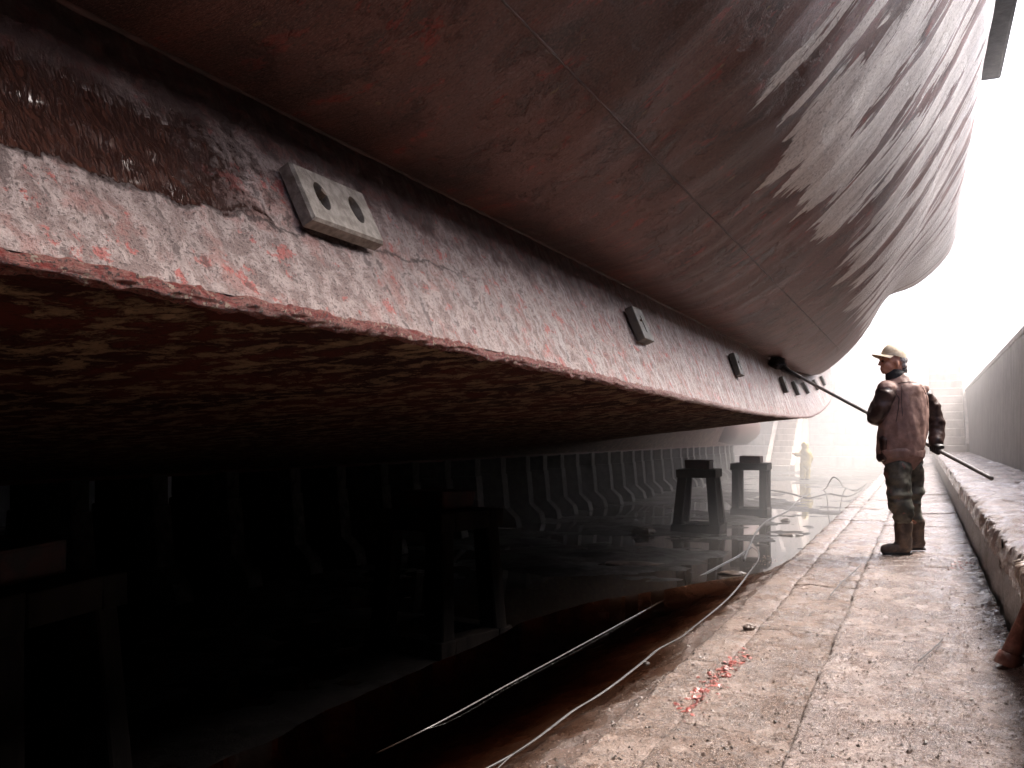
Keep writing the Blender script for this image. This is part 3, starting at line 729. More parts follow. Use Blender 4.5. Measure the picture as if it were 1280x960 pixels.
# ------------------------------------------------------------------ trestles
def trestle(loc, rz, label, bl_label, splay=(.46, .40, .10, .095)):
    rot = Matrix.Rotation(rz, 3, 'Z'); L = Vector(loc)
    t_ = thing('support_trestle', loc, label, 'trestle', 'trestles beside the hull')
    def put(name, bm, m):
        for v in bm.verts: v.co = rot @ v.co + L
        return link(name, bm_mesh(bm, name), m, t_)
    H = 1.24; hb, ht, s0, s1 = splay; wb, wt_ = hb - s0, ht - s1
    for sx in (-1, 1):
        for sy in (-1, 1):
            bm = bmesh.new()
            a = Vector((sx * wb, sy * wb, .15)); b = Vector((sx * wt_, sy * wt_, H - .14)); vs = []
            for c, s_ in ((a, s0), (b, s1)):
                for dx, dy in ((-1, -1), (1, -1), (1, 1), (-1, 1)): vs.append(bm.verts.new(c + Vector((dx * s_ + rs.uniform(-.008, .008), dy * s_ * .8, 0))))
            bm.faces.new(vs[:4][::-1]); bm.faces.new(vs[4:])
            for i in range(4): bm.faces.new((vs[i], vs[(i + 1) % 4], vs[4 + (i + 1) % 4], vs[4 + i]))
            bmesh.ops.bevel(bm, geom=list(bm.edges), offset=.012, segments=1, affect='EDGES')
            put('leg', bm, M['timber'])
    for z, s_, h in ((.08, hb + .02, .165), (H - .07, ht + .025, .165)):
        for k_ in range(4):
            bm = bmesh.new(); box_bm(bm, (0, 0, 0), (2 * s_ if k_ < 2 else 2 * s_ - .37, .18, h), bev=.012, jit=.006, rnd=rs)
            r2 = Matrix.Rotation(R(90) * (k_ // 2), 3, 'Z'); o_ = (1 if k_ % 2 else -1) * (s_ - .09)
            off = Vector((0, o_, z)) if k_ < 2 else Vector((o_, 0, z))
            for v in bm.verts: v.co = r2 @ v.co + off
            put('rail', bm, M['timber'])
    b_ = thing('timber_block', L + Vector((0, 0, H + .016)), bl_label, 'block', 'timber blocks on the trestles')
    bm = bmesh.new(); box_bm(bm, (0, 0, .09), (.50, .44, .17), bev=.02, jit=.012, rnd=rs)
    for v in bm.verts: v.co = rot @ v.co + L + Vector((0, 0, H + .016))
    link('block', bm_mesh(bm, 'block'), M['redtimber'], b_)
def at_floor(x, y): q = px(x, y, z=FL); return q
q = at_floor(874, 664); trestle((q.x, q.y, FL), R(2), 'black splayed trestle with red block on top, nearer of the middle pair', 'dark red timber block on the black splayed trestle', (.46, .365, .092, .085))
q = at_floor(939, 643); trestle((q.x, q.y, FL), R(1), 'grey misty trestle standing in water behind the black splayed one', 'grey brown timber block on the misty farther trestle', (.41, .41, .085, .085))
q = at_floor(548, 806); trestle((q.x, q.y, FL), R(-14), 'barely visible trestle deep in shadow under the hull', 'worn red edged block on the trestle deep in shadow')
q = px(-12, 640, d=4.3); trestle((q.x, q.y, FL), R(10), 'dark trestle cut off by the left edge of the picture', 'dark block on the trestle at the left edge')

# ------------------------------------------------------------------ people
from mathutils.bvhtree import BVHTree
FWD = Vector((-SN, CS, 0)); RGT = Vector((CS, SN, 0)); UP = Vector((0, 0, 1))
def cloth(name, a, b, rough=.6, stain=None, sc=9, dist=.004, spec=.4):
    k = N(name); p = k.pos(); n1 = k.noise(p, sc, 6, .65, .3); f = k.noise(p, sc * 12, 4, .6)
    col = k.mix(k.ss(n1, .38, .64), a, b); col = k.mix(k.ss(f, .58, .75, 0, .5), col, tuple(c * .4 for c in a))
    if stain: col = k.mix(k.ss(k.noise(p, sc * 1.3, 6, .7, .2), .56, .64, 0, stain[1]), col, stain[0])
    return k.done(col, k.ss(n1, .35, .65, rough - .12, rough + .1), k.bump(k.ma('ADD', n1, k.ma('MULTIPLY', f, .4)), dist, .7), spec=spec)
M['leather'] = cloth('jacket_leather', (.17, .10, .082), (.29, .18, .15), .6, ((.20, .15, .14), .35))
M['sleeve'] = cloth('sleeve_leather', (.030, .019, .017), (.075, .043, .036), .42)
M['collar'] = cloth('collar_knit', (.018, .017, .018), (.04, .036, .036), .8, None, 40)
M['trouser'] = cloth('trouser_cloth', (.050, .050, .040), (.135, .128, .102), .6, ((.26, .115, .095), .8), 7)
M['boot'] = cloth('rubber_boot', (.075, .056, .046), (.17, .12, .085), .42, ((.22, .15, .10), .5), 10)
M['skin'] = cloth('skin', (.42, .20, .135), (.54, .29, .20), .5, None, 30, .001)
M['hair'] = cloth('grey_hair', (.24, .23, .22), (.48, .46, .45), .55, None, 90, .004)
M['cap'] = cloth('cap_cloth', (.50, .40, .28), (.64, .55, .43), .8, ((.30, .17, .08), .4), 18)
M['glove'] = cloth('glove_leather', (.014, .013, .013), (.035, .03, .028), .5)
M['oilskin'] = cloth('yellow_oilskin', (.34, .25, .06), (.46, .36, .11), .4, ((.20, .16, .08), .5), 4)
M['eye'] = m_plain('eye_dark', (.02, .015, .012), (.03, .02, .02), .2)

def remesh(name, parts, vox, m, parent, smooth=4, disp=None, final=True):
    V, Q = merge(parts); me = bpy.data.meshes.new(name); me.from_pydata([tuple(v) for v in V], [], Q); me.update()
    bm = bmesh.new(); bm.from_mesh(me); bmesh.ops.recalc_face_normals(bm, faces=bm.faces); bm.to_mesh(me); bm.free()
    o = bpy.data.objects.new('tmp', me); C.objects.link(o)
    r = o.modifiers.new('r', 'REMESH'); r.mode = 'VOXEL'; r.voxel_size = vox; r.use_smooth_shade = True
    s_ = o.modifiers.new('s', 'SMOOTH'); s_.factor = .5; s_.iterations = smooth
    dg = bpy.context.evaluated_depsgraph_get(); out = bpy.data.meshes.new_from_object(o.evaluated_get(dg))
    bpy.data.objects.remove(o); bpy.data.meshes.remove(me); out.name = name; out.materials.clear()
    if disp:
        n = len(out.vertices); co = np.zeros(n * 3); out.vertices.foreach_get('co', co); co = co.reshape(-1, 3)
        no = np.zeros(n * 3); out.vertices.foreach_get('normal', no); no = no.reshape(-1, 3)
        # local axes: across the picture, away, up
        lx_ = co @ np.array(RGT); ly_ = co @ np.array(FWD); co += no * disp(lx_, ly_, co[:, 2])[:, None]
        out.vertices.foreach_set('co', co.reshape(-1)); out.update()
    return link(name, out, m, parent, True)
def ell(c, r, n=14, ax=None):
    """ellipsoid with radii (across, away, up); ax: optional rotation"""
    V, Q = [], []; mm = n // 2
    for i in range(mm + 1):
        th = math.pi * i / mm
        for j in range(n):
            ph = 2 * math.pi * j / n
            q = Vector((r[0] * math.sin(th) * math.cos(ph), r[1] * math.sin(th) * math.sin(ph), r[2] * math.cos(th)))
            if ax is not None: q = ax @ q
            V.append(Vector(c) + RGT * q.x + FWD * q.y + UP * q.z)
    for i in range(mm):
        for j in range(n): Q.append((i * n + j, i * n + (j + 1) % n, (i + 1) * n + (j + 1) % n, (i + 1) * n + j))
    return V, Q
D0 = 7.9
def mp(x, y, dy=0): return px(x, y, d=D0 + dy)
def limb(pts, rr, n=16, ref=FWD):
    """pts: (x, y, dy), rr: (away, across) radii; rounded ends"""
    P_ = [mp(*p) for p in pts]; rr = [(r, r) if not isinstance(r, tuple) else r for r in rr]
    t0 = (P_[0] - P_[1]).normalized(); t1 = (P_[-1] - P_[-2]).normalized()
    P_ = [P_[0] + t0 * min(rr[0]) * .7] + P_ + [P_[-1] + t1 * min(rr[-1]) * .7]
    rr = [tuple(a * .55 for a in rr[0])] + rr + [tuple(a * .55 for a in rr[-1])]
    return tube_arrays(P_, rr, n, ref)
# pole: straight line from brush head on the hull to its butt end
def pole_pt(x):
    inv = 1 / 10.55 + (x - 965) * ((1 / 7.86 - 1 / 10.55) / 207); return px(x, 453 + (x - 965) * .5285, d=1 / inv)
man_base = px(1128, 692, d=D0); man_base.z = .0
MAN = thing('person', man_base, 'man in beige cap and brown leather jacket standing on the slabs scrubbing the hull', 'person', 'dock workers')
body = [ell(mp(1118, 449.5), (.098, .078, .098)), ell(mp(1110, 458), (.062, .060, .066)), ell(mp(1106.5, 463.5), (.034, .040, .030)),
        ell(mp(1104, 449), (.030, .055, .020)), ell(mp(1100.8, 453.5), (.018, .013, .020)), ell(mp(1099.2, 455.8), (.013, .015, .010)), ell(mp(1102.3, 460.6), (.016, .024, .008)), ell(mp(1102.8, 462.2), (.015, .023, .007)),
        ell(mp(1122, 455.5, -.078), (.016, .012, .034)), ell(mp(1122, 455.5, .078), (.016, .012, .034)), ell(mp(1108, 456, -.04), (.025, .022, .024)),
        limb([(1121, 458), (1120, 466), (1120, 480)], [(.058, .062), (.058, .06), (.07, .08)]),
        limb([(1122, 478), (1129, 500), (1130, 530), (1128, 575)], [(.08, .10), (.10, .15), (.10, .15), (.10, .14)]),
        limb([(1108, 487, -.04), (1095, 520, .06), (1101, 525, .30), (1107, 527, .48)], [.05, .045, .038, .03]),
        limb([(1154, 490, .04), (1170, 527, .05), (1170, 556, 0)], [.05, .043, .033]),
        limb([(1123, 575, 0), (1124, 630, -.02), (1129.5, 682, 0)], [.075, .05, .036]), limb([(1140, 575, .08), (1143.5, 632, .16), (1146, 676, .19)], [.065, .042, .030])]
# hands: palm, four fingers closed round the pole and a thumb
def hand(x, dirn=-1, scale=1.0):
    c = pole_pt(x); t = (pole_pt(x + 5) - pole_pt(x - 5)).normalized(); up = (UP - t * UP.dot(t)).normalized(); sd = t.cross(up)
    out = []; pr = .017
    pc = c + up * (pr + .016) - sd * .004
    V, Q = tube_arrays([pc - t * .048, pc - t * .02, pc + t * .02, pc + t * .046], [(.016, .030), (.020, .040), (.020, .040), (.015, .030)], 12, up); out.append((V, Q))
    for i, (o, ln) in enumerate(((-.037, .92), (-.012, 1.06), (.013, 1.0), (.036, .80))):
        pts = []
        for j in range(7):
            a = R(60) - R(235) * ln * j / 6
            pts.append(c + t * (o + .002 * math.sin(i * 2 + j)) + up * (math.sin(a) * (pr + .010)) - sd * dirn * (math.cos(a) * (pr + .010)))
        out.append(tube_arrays(pts, [.0105, .0105, .010, .0098, .009, .0088, .006], 8))
    a0 = pc - t * .045; pts = [a0, a0 + sd * dirn * .030 - up * .012 + t * .008, c + sd * dirn * .030 - t * .018 - up * .002, c + sd * dirn * .026 + t * .004 - up * .010]
    out.append(tube_arrays(pts, [.014, .013, .011, .008], 8))
    return out
body += hand(1109, -1) + [tube_arrays([mp(1106, 526, .44), pole_pt(1109) + UP * .035], [.03, .026], 8)]
hand_r = hand(1170.5, -1)
body += hand_r + [tube_arrays([mp(1170, 554, 0), pole_pt(1170.5) + UP * .035], [.03, .026], 8)]
remesh('body', body, .006, M['skin'], MAN, 2)
# glove over the right hand
gl = remesh('glove', hand_r + [tube_arrays([mp(1170, 552, 0), mp(1170.2, 557, 0), pole_pt(1170.5) + UP * .036], [.046, .044, .036], 12)], .0045, M['glove'], MAN, 1,
            lambda x, y, z: .0045 + 0 * x)
gl2 = remesh('glove', hand(1109, -1) + [tube_arrays([mp(1105, 525.5, .40), pole_pt(1109) + UP * .036], [.044, .036], 12)], .0045, M['glove'], MAN, 1, lambda x, y, z: .0045 + 0 * x)
for dy in (-.062, .062): sub('eye', mesh('eye', *ell(mp(1103.2, 451.6, dy * .55) + Vector(MAN.location) * 0 - Vector(MAN.location), (.012, .012, .011), 10)), M['eye'], MAN)
# hair: nape and sides under the cap
remesh('hair', [ell(mp(1124, 450), (.070, .079, .060)), ell(mp(1127, 457), (.045, .066, .045)), ell(mp(1123, 447), (.068, .080, .03))], .006, M['hair'], MAN, 1,
       lambda x, y, z: .004 * fbm(x * 60, y * 60, z * 25, oct=2, seed=3))
# cap: domed crown with a flat front panel, curved peak, button
tc = Matrix.Rotation(R(13), 3, 'Y')
V, Q = [], []
nn_ = 28
for i in range(8):
    f = i / 7; ph = f * math.pi / 2
    for j in range(nn_):
        a = 2 * math.pi * j / nn_; fr = max(0, -math.cos(a))
        rx, ry = .112 * math.cos(ph) ** (.75 if fr > .2 else .8) + .0, .086 * math.cos(ph) ** .8
        zz = .100 * math.sin(ph) * (1 + .16 * fr) + .0015 * math.sin(6 * a)
        q = tc @ Vector((rx * math.cos(a), ry * math.sin(a), zz)); V.append(mp(1117.5, 446.5) + RGT * q.x + FWD * q.y + UP * q.z)
for i in range(7):
    for j in range(nn_): Q.append((i * nn_ + j, i * nn_ + (j + 1) % nn_, (i + 1) * nn_ + (j + 1) % nn_, (i + 1) * nn_ + j))
CAPO = link('cap', mesh('cap', V, Q), M['cap'], MAN, True)
V, Q = [], []
for lay in (0, 1):
    for i in range(7):
        for j in range(13):
            a = R(-68) + R(136) * j / 12; rr = .0 + i / 6
            x_ = -(.104 * math.cos(a) * .98 + .085 * rr * math.cos(a) ** 1.2); y_ = .088 * math.sin(a) * (1 + .06 * rr)
            z_ = -.004 - .020 * rr - .26 * y_ * y_ * 5 * (.4 + .6 * rr) + (0.005 if lay == 0 else 0)
            q = tc @ Vector((x_, y_, z_)); V.append(mp(1117.5, 446.5) + RGT * q.x + FWD * q.y + UP * q.z)
o_ = 7 * 13
for i in range(6):
    for j in range(12):
        a = i * 13 + j; Q.append((a, a + 1, a + 14, a + 13)); Q.append((o_ + a, o_ + a + 13, o_ + a + 14, o_ + a + 1))
for j in range(12): Q.append((78 + j, 78 + j + 1, o_ + 78 + j + 1, o_ + 78 + j))
link('cap_peak', mesh('cap_peak', V, Q), M['cap'], MAN, True)
bt = mp(1117.5, 446.5) + RGT * (tc @ Vector((0, 0, .102))).x + UP * .100
link('cap_button', mesh('cap_button', *ell(bt, (.009, .009, .006), 8)), M['cap'], MAN, True)
# jacket torso
def jd(x, y, z):
    lo = sstep(1.30, .95, z)
    return .006 * fbm(x * 9, y * 9, z * 3.0, oct=3, seed=5) + lo * .015 * fbm(x * 13 + z * 2, y * 13, z * 2.2, oct=2, seed=6) + .003 * fbm(x * 26, y * 26, z * 20, oct=2, seed=7)
torso = [limb([(1125, 567, .02), (1128, 548, .01), (1130, 522, .0), (1130, 500, -.01), (1127.5, 487, -.01), (1123, 477, 0), (1121, 469, 0)],
              [(.165, .192), (.165, .205), (.155, .203), (.145, .20), (.135, .18), (.10, .125), (.070, .078)], 24),
         ell(mp(1108, 486, -.07), (.085, .085, .075)), ell(mp(1150, 487, .05), (.075, .085, .075)),
         ell(mp(1108, 560, .06), (.07, .11, .12))]
JK = remesh('jacket', torso, .010, M['leather'], MAN, 5, jd)
# waistband and front hem
remesh('waistband', [limb([(1126, 571, .02), (1126, 563, .02)], [(.160, .196), (.170, .203)], 24)], .010, M['leather'], MAN, 2, lambda x, y, z: .003 * fbm(x * 30, y * 30, z * 8, oct=2, seed=9))
remesh('front_flap', [limb([(1103, 546, .0), (1102.5, 562, .03), (1102.5, 574, .03)], [(.09, .040), (.10, .040), (.10, .038)], 14)], .010, M['sleeve'], MAN, 2, lambda x, y, z: .008 * fbm(x * 14, y * 14, z * 6, oct=2, seed=19))
def sd(x, y, z): return .011 * fbm(x * 8, y * 8, z * 15, oct=2, seed=15) + .005 * fbm(x * 22, y * 22, z * 24, oct=2, seed=16)
remesh('sleeve', [limb([(1108.5, 491, -.08), (1102, 506, -.06), (1094, 521, .0)], [(.088, .088), (.085, .085), (.080, .080)]), limb([(1094, 520, .0), (1098, 523, .2), (1105, 526, .40)], [.080, .066, .05])], .009, M['sleeve'], MAN, 4, sd)
remesh('sleeve', [limb([(1154, 493, .04), (1164, 508, .05), (1170, 528, .05), (1171.5, 542, .03), (1170, 554, .0)], [.074, .074, .072, .066, .056])], .009, M['sleeve'], MAN, 4, sd)
remesh('collar', [limb([(1120, 474, .0), (1119.5, 466.5, .0)], [(.078, .088), (.076, .086)], 18), limb([(1126, 468, 0), (1128, 461, 0)], [(.060, .048), (.056, .040)], 14)], .008, M['collar'], MAN, 2, lambda x, y, z: .002 * np.sin(z * 420))
# trousers
def td(x, y, z):
    kn = np.exp(-((z - .48) / .13) ** 2) + .9 * np.exp(-((z - .33) / .05) ** 2) + .25
    return .020 * kn * fbm(x * 5, y * 5, z * 17, oct=2, seed=25) + .007 * fbm(x * 18, y * 18, z * 26, oct=2, seed=26)
remesh('trousers', [limb([(1123, 580, .0), (1122.5, 600, -.02), (1124, 620, -.03), (1126.5, 636, -.02), (1128.5, 650, -.01)], [(.13, .108), (.115, .107), (.10, .103), (.095, .095), (.088, .086)]),
                    limb([(1140, 578, .08), (1142, 600, .14), (1143, 620, .16), (1144, 636, .17), (1145.5, 648, .18)], [(.12, .085), (.10, .078), (.09, .066), (.085, .058), (.08, .056)]),
                    ell(mp(1129, 566, .04), (.18, .15, .14))], .009, M['trouser'], MAN, 4, td)
# boots: shaft, foot, sole
def boot(x0, yt, yb, dy, sx):
    z_ = yb
    shaft = limb([(x0 + 1, yt, dy), (x0 + .5, (yt + yb) / 2, dy), (x0 + 1.5, yb - 9, dy)], [(.076 * sx, .076 * sx), (.070 * sx, .071 * sx), (.062 * sx, .070 * sx)])
    foot = limb([(x0 + 6, yb - 7, dy), (x0 - 4, yb - 6.5, dy), (x0 - 17, yb - 6, dy - .01), (x0 - 25, yb - 5, dy - .015)], [(.046, .045), (.048, .047), (.050, .036), (.040, .028)], 14, UP)
    remesh('boot', [shaft, foot], .008, M['boot'], MAN, 3, lambda x, y, z: .003 * fbm(x * 14, y * 14, z * 22, oct=2, seed=45))
    pts = [mp(x0 + 10 - i * 1.72, yb - .5, dy - .001 * i) for i in range(21)]
    V, Q = tube_arrays(pts, [(.014, .022 + .014 * math.sin(min(1, i / 20 + .12) * math.pi) ** .5) for i in range(21)], 12, UP)
    link('boot_sole', mesh('boot_sole', V, Q), M['glove'], MAN, True)
boot(1128.5, 653, 692, 0.0, 1.0); boot(1145, 651, 686.5, .20, .92)
# seams stitched on the back of the jacket
def surf_line(obj_, name, pts, rad, m, parent, off=.0):
    me = obj_.data; bv = BVHTree.FromPolygons([v.co for v in me.vertices], [tuple(p.vertices) for p in me.polygons])
    o0 = Vector((0, 0, CAMH)); out = []
    for (x0, y0), (x1, y1) in zip(pts[:-1], pts[1:]):
        n = max(2, int(math.hypot(x1 - x0, y1 - y0)))
        for i in range(n + 1):
            q = px(x0 + (x1 - x0) * i / n, y0 + (y1 - y0) * i / n, d=5); h = bv.ray_cast(o0, (q - o0).normalized())[0]
            if h: out.append(h)
    if len(out) > 2:
        V, Q = tube_arrays(out, rad, 6); link(name, mesh(name, V, Q), m, parent, True)
surf_line(JK, 'seam', [(1123, 479), (1135, 477.2), (1150, 477.5)], .0035, M['sleeve'], MAN)
surf_line(JK, 'seam', [(1127.5, 482), (1127, 500), (1128, 520)], .003, M['sleeve'], MAN)
surf_line(JK, 'seam', [(1113, 489), (1120, 492), (1124, 498), (1123, 512), (1120, 528)], .004, M['sleeve'], MAN)
surf_line(JK, 'seam', [(1153, 484), (1158, 494), (1160, 510)], .004, M['sleeve'], MAN)

# long handled scrubbing brush
BR = thing('scrubbing_brush', pole_pt(1172), 'long pole brush held by the man, its dark head pressed into the hull groove', 'brush')
M['pole'] = m_metal('pole_tube', (.10, .095, .09), (.20, .19, .185), .4, 20)
V, Q = tube_arrays([pole_pt(x) for x in np.linspace(974, 1240, 40)], .0165, 10)
link('pole', mesh('pole', V, Q), M['pole'], BR, True)
V, Q = tube_arrays([pole_pt(1002), pole_pt(986), pole_pt(980)], [.019, .026, .040], 10); link('ferrule', mesh('ferrule', V, Q), M['glove'], BR, True)
hx = pole_pt(972.5); td_ = (pole_pt(960) - pole_pt(990)).normalized(); sd_ = td_.cross(UP).normalized(); ud_ = sd_.cross(td_)
rotb = Matrix((td_, sd_, ud_)).transposed()
bm = bmesh.new(); box_bm(bm, (0, 0, 0), (.17, .13, .06), bev=.014)
for v in bm.verts: v.co = rotb @ v.co + hx
link('brush_head', bm_mesh(bm, 'brush_head'), M['glove'], BR)
rb = random.Random(5); parts = []
for i in range(260):
    a = hx + rotb @ Vector((rb.uniform(-.08, .08), rb.uniform(-.06, .06), .02)); b = a + rotb @ Vector((.03 + rb.uniform(-.01, .02), rb.uniform(-.012, .012), .065 + rb.uniform(-.01, .012)))
    parts.append(tube_arrays([a, b], [.0026, .0018], 3))
    a2 = hx + rotb @ Vector((.075, rb.uniform(-.06, .06), rb.uniform(-.025, .03))); b2 = a2 + rotb @ Vector((.055, rb.uniform(-.012, .012), rb.uniform(-.01, .02))); parts.append(tube_arrays([a2, b2], [.0026, .0018], 3))
bo = link('bristles', mesh('bristles', *merge(parts)), M['glove'], BR); bo['kind'] = 'stuff'

# second man far off in yellow oilskins
D0 = F * (FL - CAMH) / (VY - 600.5)
mb = px(1006, 600.5, d=D0); mb.z = FL
M2 = thing('person', mb, 'distant worker in yellow hooded oilskins with one arm stretched to the left', 'person', 'dock workers')
def mm(*a): return limb(*a)
remesh('body', [ell(mp(1005.5, 557), (.10, .12, .14)), mm([(1006, 560, 0), (1006, 566, 0), (1006, 580, 0)], [.07, .15, .13]), mm([(1003, 566, 0), (997, 568, 0), (992, 567, -.05)], [.06, .05, .045]), ell(mp(991.6, 566.8, -.05), (.06, .04, .05)),
                mm([(1011, 566, 0), (1013.5, 573, .1), (1011, 577, .3)], [.06, .05, .045]), ell(mp(1011, 577.5, .34), (.05, .06, .05)), mm([(1003.5, 580, 0), (1003.5, 599, 0)], [.09, .06]), mm([(1009, 580, .1), (1009, 599, .15)], [.09, .06])], .02, M['skin'], M2, 2)
remesh('oilskin_coat', [ell(mp(1006.3, 557.2), (.15, .16, .17)), mm([(1006.3, 559, 0), (1006.5, 564.5, 0), (1007, 571, 0), (1007, 581, .03), (1007, 583, .03)], [.12, (.17, .235), (.18, .23), (.20, .22), (.20, .22)]),
                        mm([(1003, 565.5, 0), (998.5, 568, 0), (994, 567.5, -.04)], [.11, .10, .085]), mm([(1011, 566, 0), (1013.6, 573, .06), (1011.5, 577, .25)], [.11, .10, .09])], .025, M['oilskin'], M2, 3, lambda x, y, z: .02 * fbm(x * 6, y * 6, z * 8, oct=2, seed=4))
remesh('oilskin_trousers', [mm([(1004, 580, 0), (1003.6, 590, 0), (1003.5, 598, 0)], [.14, .12, .10]), mm([(1009.3, 580, .1), (1009.5, 590, .13), (1009.5, 598, .15)], [.14, .12, .10])], .025, M['oilskin'], M2, 3, lambda x, y, z: .02 * fbm(x * 6, y * 6, z * 8, oct=2, seed=6))
for x_, dy_ in ((1003.2, 0), (1009.2, .15)):
    remesh('boot', [mm([(x_, 597, dy_), (x_, 599.5, dy_)], [.09, .09]), mm([(x_ + 1, 600, dy_), (x_ - 3, 600.2, dy_)], [.06, .055])], .02, M['glove'], M2, 2)
D0 = 7.9
# ------------------------------------------------------------------ hoses, wires, pipe, debris
M['hose'] = m_plain('black_rubber_hose', (.012, .011, .011), (.03, .028, .027), .45, 30, .001)
M['wire'] = m_plain('pale_wet_cable', (.055, .052, .05), (.10, .095, .09), .25, 30, .001)
M['rust'] = m_plain('rusty_pink_pipe', (.16, .065, .05), (.34, .17, .14), .42, 14, .006)
M['rock'] = m_plain('dark_debris', (.045, .034, .028), (.12, .085, .068), .4, 9, .01)
M['redflake'] = m_plain('red_paint_flake', (.19, .035, .028), (.36, .13, .11), .3, 30, .004)
M['slime'] = m_plain('pale_slime', (.30, .22, .18), (.46, .40, .33), .25, 25, .005)
def smooth_path(pts, n=6):
    out = []
    P_ = [pts[0]] + list(pts) + [pts[-1]]
    for i in range(1, len(P_) - 2):
        a, b, c, d = P_[i - 1:i + 3]
        for k_ in range(n):
            t = k_ / n
            out.append(.5 * ((2 * b) + (c - a) * t + (2 * a - 5 * b + 4 * c - d) * t * t + (3 * b - a - 3 * c + d) * t ** 3))
    out.append(pts[-1]); return out
def cable(name, pxs, r, m, label, cat, group=None):
    pts = smooth_path([px(x, y, z=z) for x, y, z in pxs], 8)
    V, Q = tube_arrays(pts, r, 8)
    o = link(name, mesh(name, V, Q), m, None, True); return tag(o, label, cat, group)
cable('hose', [(560, 985, -.125), (634, 947, -.125), (672, 922, -.123), (714, 890, -.12), (742, 873, -.115), (768, 855, -.105), (805, 826, -.10), (822, 812, -.098), (850, 797, -.095), (868, 783, -.09), (900, 757, -.088), (918, 739, -.09), (936, 716, -.092), (946, 703, -.095), (949, 692, -.10), (944, 680, -.12)], .0048, M['hose'], 'thin black hose winding along the edge of the muddy shelf', 'hose', 'hoses on the dock floor')
cable('cable', [(600, 984, -.122), (637, 946.5, -.122), (676, 920, -.12), (718, 888, -.117), (746, 871, -.112), (772, 853, -.102), (809, 824, -.097), (826, 810, -.095), (853, 795, -.092), (872, 780, -.087), (902, 756, -.085), (921, 737, -.087), (938, 714, -.089), (947, 701, -.092), (947, 690, -.098), (938, 683, -.11)], .0026, M['wire'], 'pale thin wire running close beside the black hose', 'cable', 'hoses on the dock floor')
cable('hose', [(470, 942, -.2), (545, 905, -.133), (640, 853, -.131), (690, 826, -.130), (736, 801, -.129), (806, 763, -.139), (830, 750, -.19)], .0036, M['wire'], 'pale thin hose lying in the black water left of the black hose', 'hose', 'hoses on the dock floor')
cable('hose', [(868, 724, FL - .03), (884, 715, FL + .004), (905, 704, FL + .004), (922, 695, FL + .004), (940, 683, FL + .004)], .010, M['wire'], 'short bright length of hose in front of the trestle reflections', 'hose', 'hoses on the dock floor')
cable('hose', [(930, 700, FL + .01), (936, 684, FL + .012), (946, 664, FL + .005), (960, 650, FL + .005), (985, 638, FL + .005), (1002, 622, FL + .01), (1030, 612, FL + .02), (1036, 604, FL + .5), (1042, 596.5, FL + .95), (1049, 601, FL + .5), (1056, 610, FL + .03), (1070, 612, FL + .02), (1083, 604, FL + .02)], .016, M['hose'], 'dark hose rising in a loop on the far dock floor', 'hose', 'hoses on the dock floor')
cable('hose', [(962, 612, FL + .012), (990, 617, FL + .008), (1010, 622, FL + .008), (1035, 617, FL + .008), (1060, 620, FL + .008), (1078, 611, FL + .008)], .018, M['hose'], 'dark hose lying flat past the grey trestle', 'hose', 'hoses on the dock floor')
cable('wire', [(1038, 744, .02), (1052, 728, .022), (1066, 716, .022), (1076, 706, .02)], .004, M['wire'], 'short pale wire lying on the slabs', 'wire')
cable('wire', [(1148, 826, .03), (1158, 818, .03), (1172, 806, .03), (1178, 799, .032)], .0035, M['wire'], 'short white strand lying across the walkway', 'wire')
# pipe leaning on the bench at the right edge
p0 = px(1259, 829, z=.02); p1 = p0 + Vector((.24, .10, .62))
PI_ = thing('leaning_pipe', p0, 'rusty pink pipe leaning against the stone bench at the right edge', 'pipe')
V, Q = tube_arrays([p0 + (p1 - p0) * t_ for t_ in np.linspace(0, 1, 9)], [.043, .040, .037, .036, .036, .036, .036, .036, .036], 18); link('tube', mesh('tube', V, Q), M['rust'], PI_, True)
V, Q = tube_arrays([p0 - Vector((0, 0, .012)), p0 + (p1 - p0) * .07], [.058, .05], 18); link('foot_ring', mesh('foot_ring', V, Q), M['rust'], PI_, True)
def lump(name, c, r, seed, m, label, cat, group=None):
    V, Q = [], []; n, mm_ = 16, 10
    V, Q = ell((0, 0, 0), r, 18); A = np.array([tuple(v) for v in V]); ln = np.linalg.norm(A / np.array(r).max(), axis=1)
    A = A * (1 + .28 * fbm(A[:, 0] * 2.2 / max(r), A[:, 1] * 2.2 / max(r), A[:, 2] * 2.2 / max(r), oct=3, seed=seed))[:, None]
    o = link(name, mesh(name, A + np.array(c), Q), m, None, False); return tag(o, label, cat, group)
q = px(806, 668, z=FL); lump('rock', (q.x, q.y, FL + .05), (.24, .16, .11), 3, M['rock'], 'dark lump of rubble left of the black splayed trestle', 'rubble', 'debris on the dock floor')
q = px(986, 669, z=FL); lump('debris', (q.x, q.y, FL + .0), (.24, .10, .035), 5, M['rock'], 'flat dark piece lying in the bright water by the kerb', 'debris', 'debris on the dock floor')
q = px(982, 651, z=FL); lump('debris', (q.x, q.y, FL + .0), (.12, .1, .05), 6, M['rock'], 'small dark lump in the water beside the grey trestle', 'debris', 'debris on the dock floor')
q = px(915, 717, z=FL); lump('debris', (q.x, q.y, FL + .0), (.18, .12, .04), 7, M['rock'], 'low crust of silt where the two hoses meet', 'debris', 'debris on the dock floor')
q = px(790, 706, z=FL); lump('debris', (q.x, q.y, FL + .01), (.42, .2, .04), 9, M['rock'], 'long low mound in the dark water left of centre', 'debris', 'debris on the dock floor')
q = px(808, 827, z=-.1); lump('stone', (q.x, q.y, -.11), (.016, .012, .012), 12, M['rock'], 'small dark stone beside the black hose', 'stone')
q = px(937, 779, z=-.02); lump('stone', (q.x, q.y, -.045), (.034, .022, .022), 14, M['rock'], 'dark brown stone lodged against the kerb slab', 'stone')
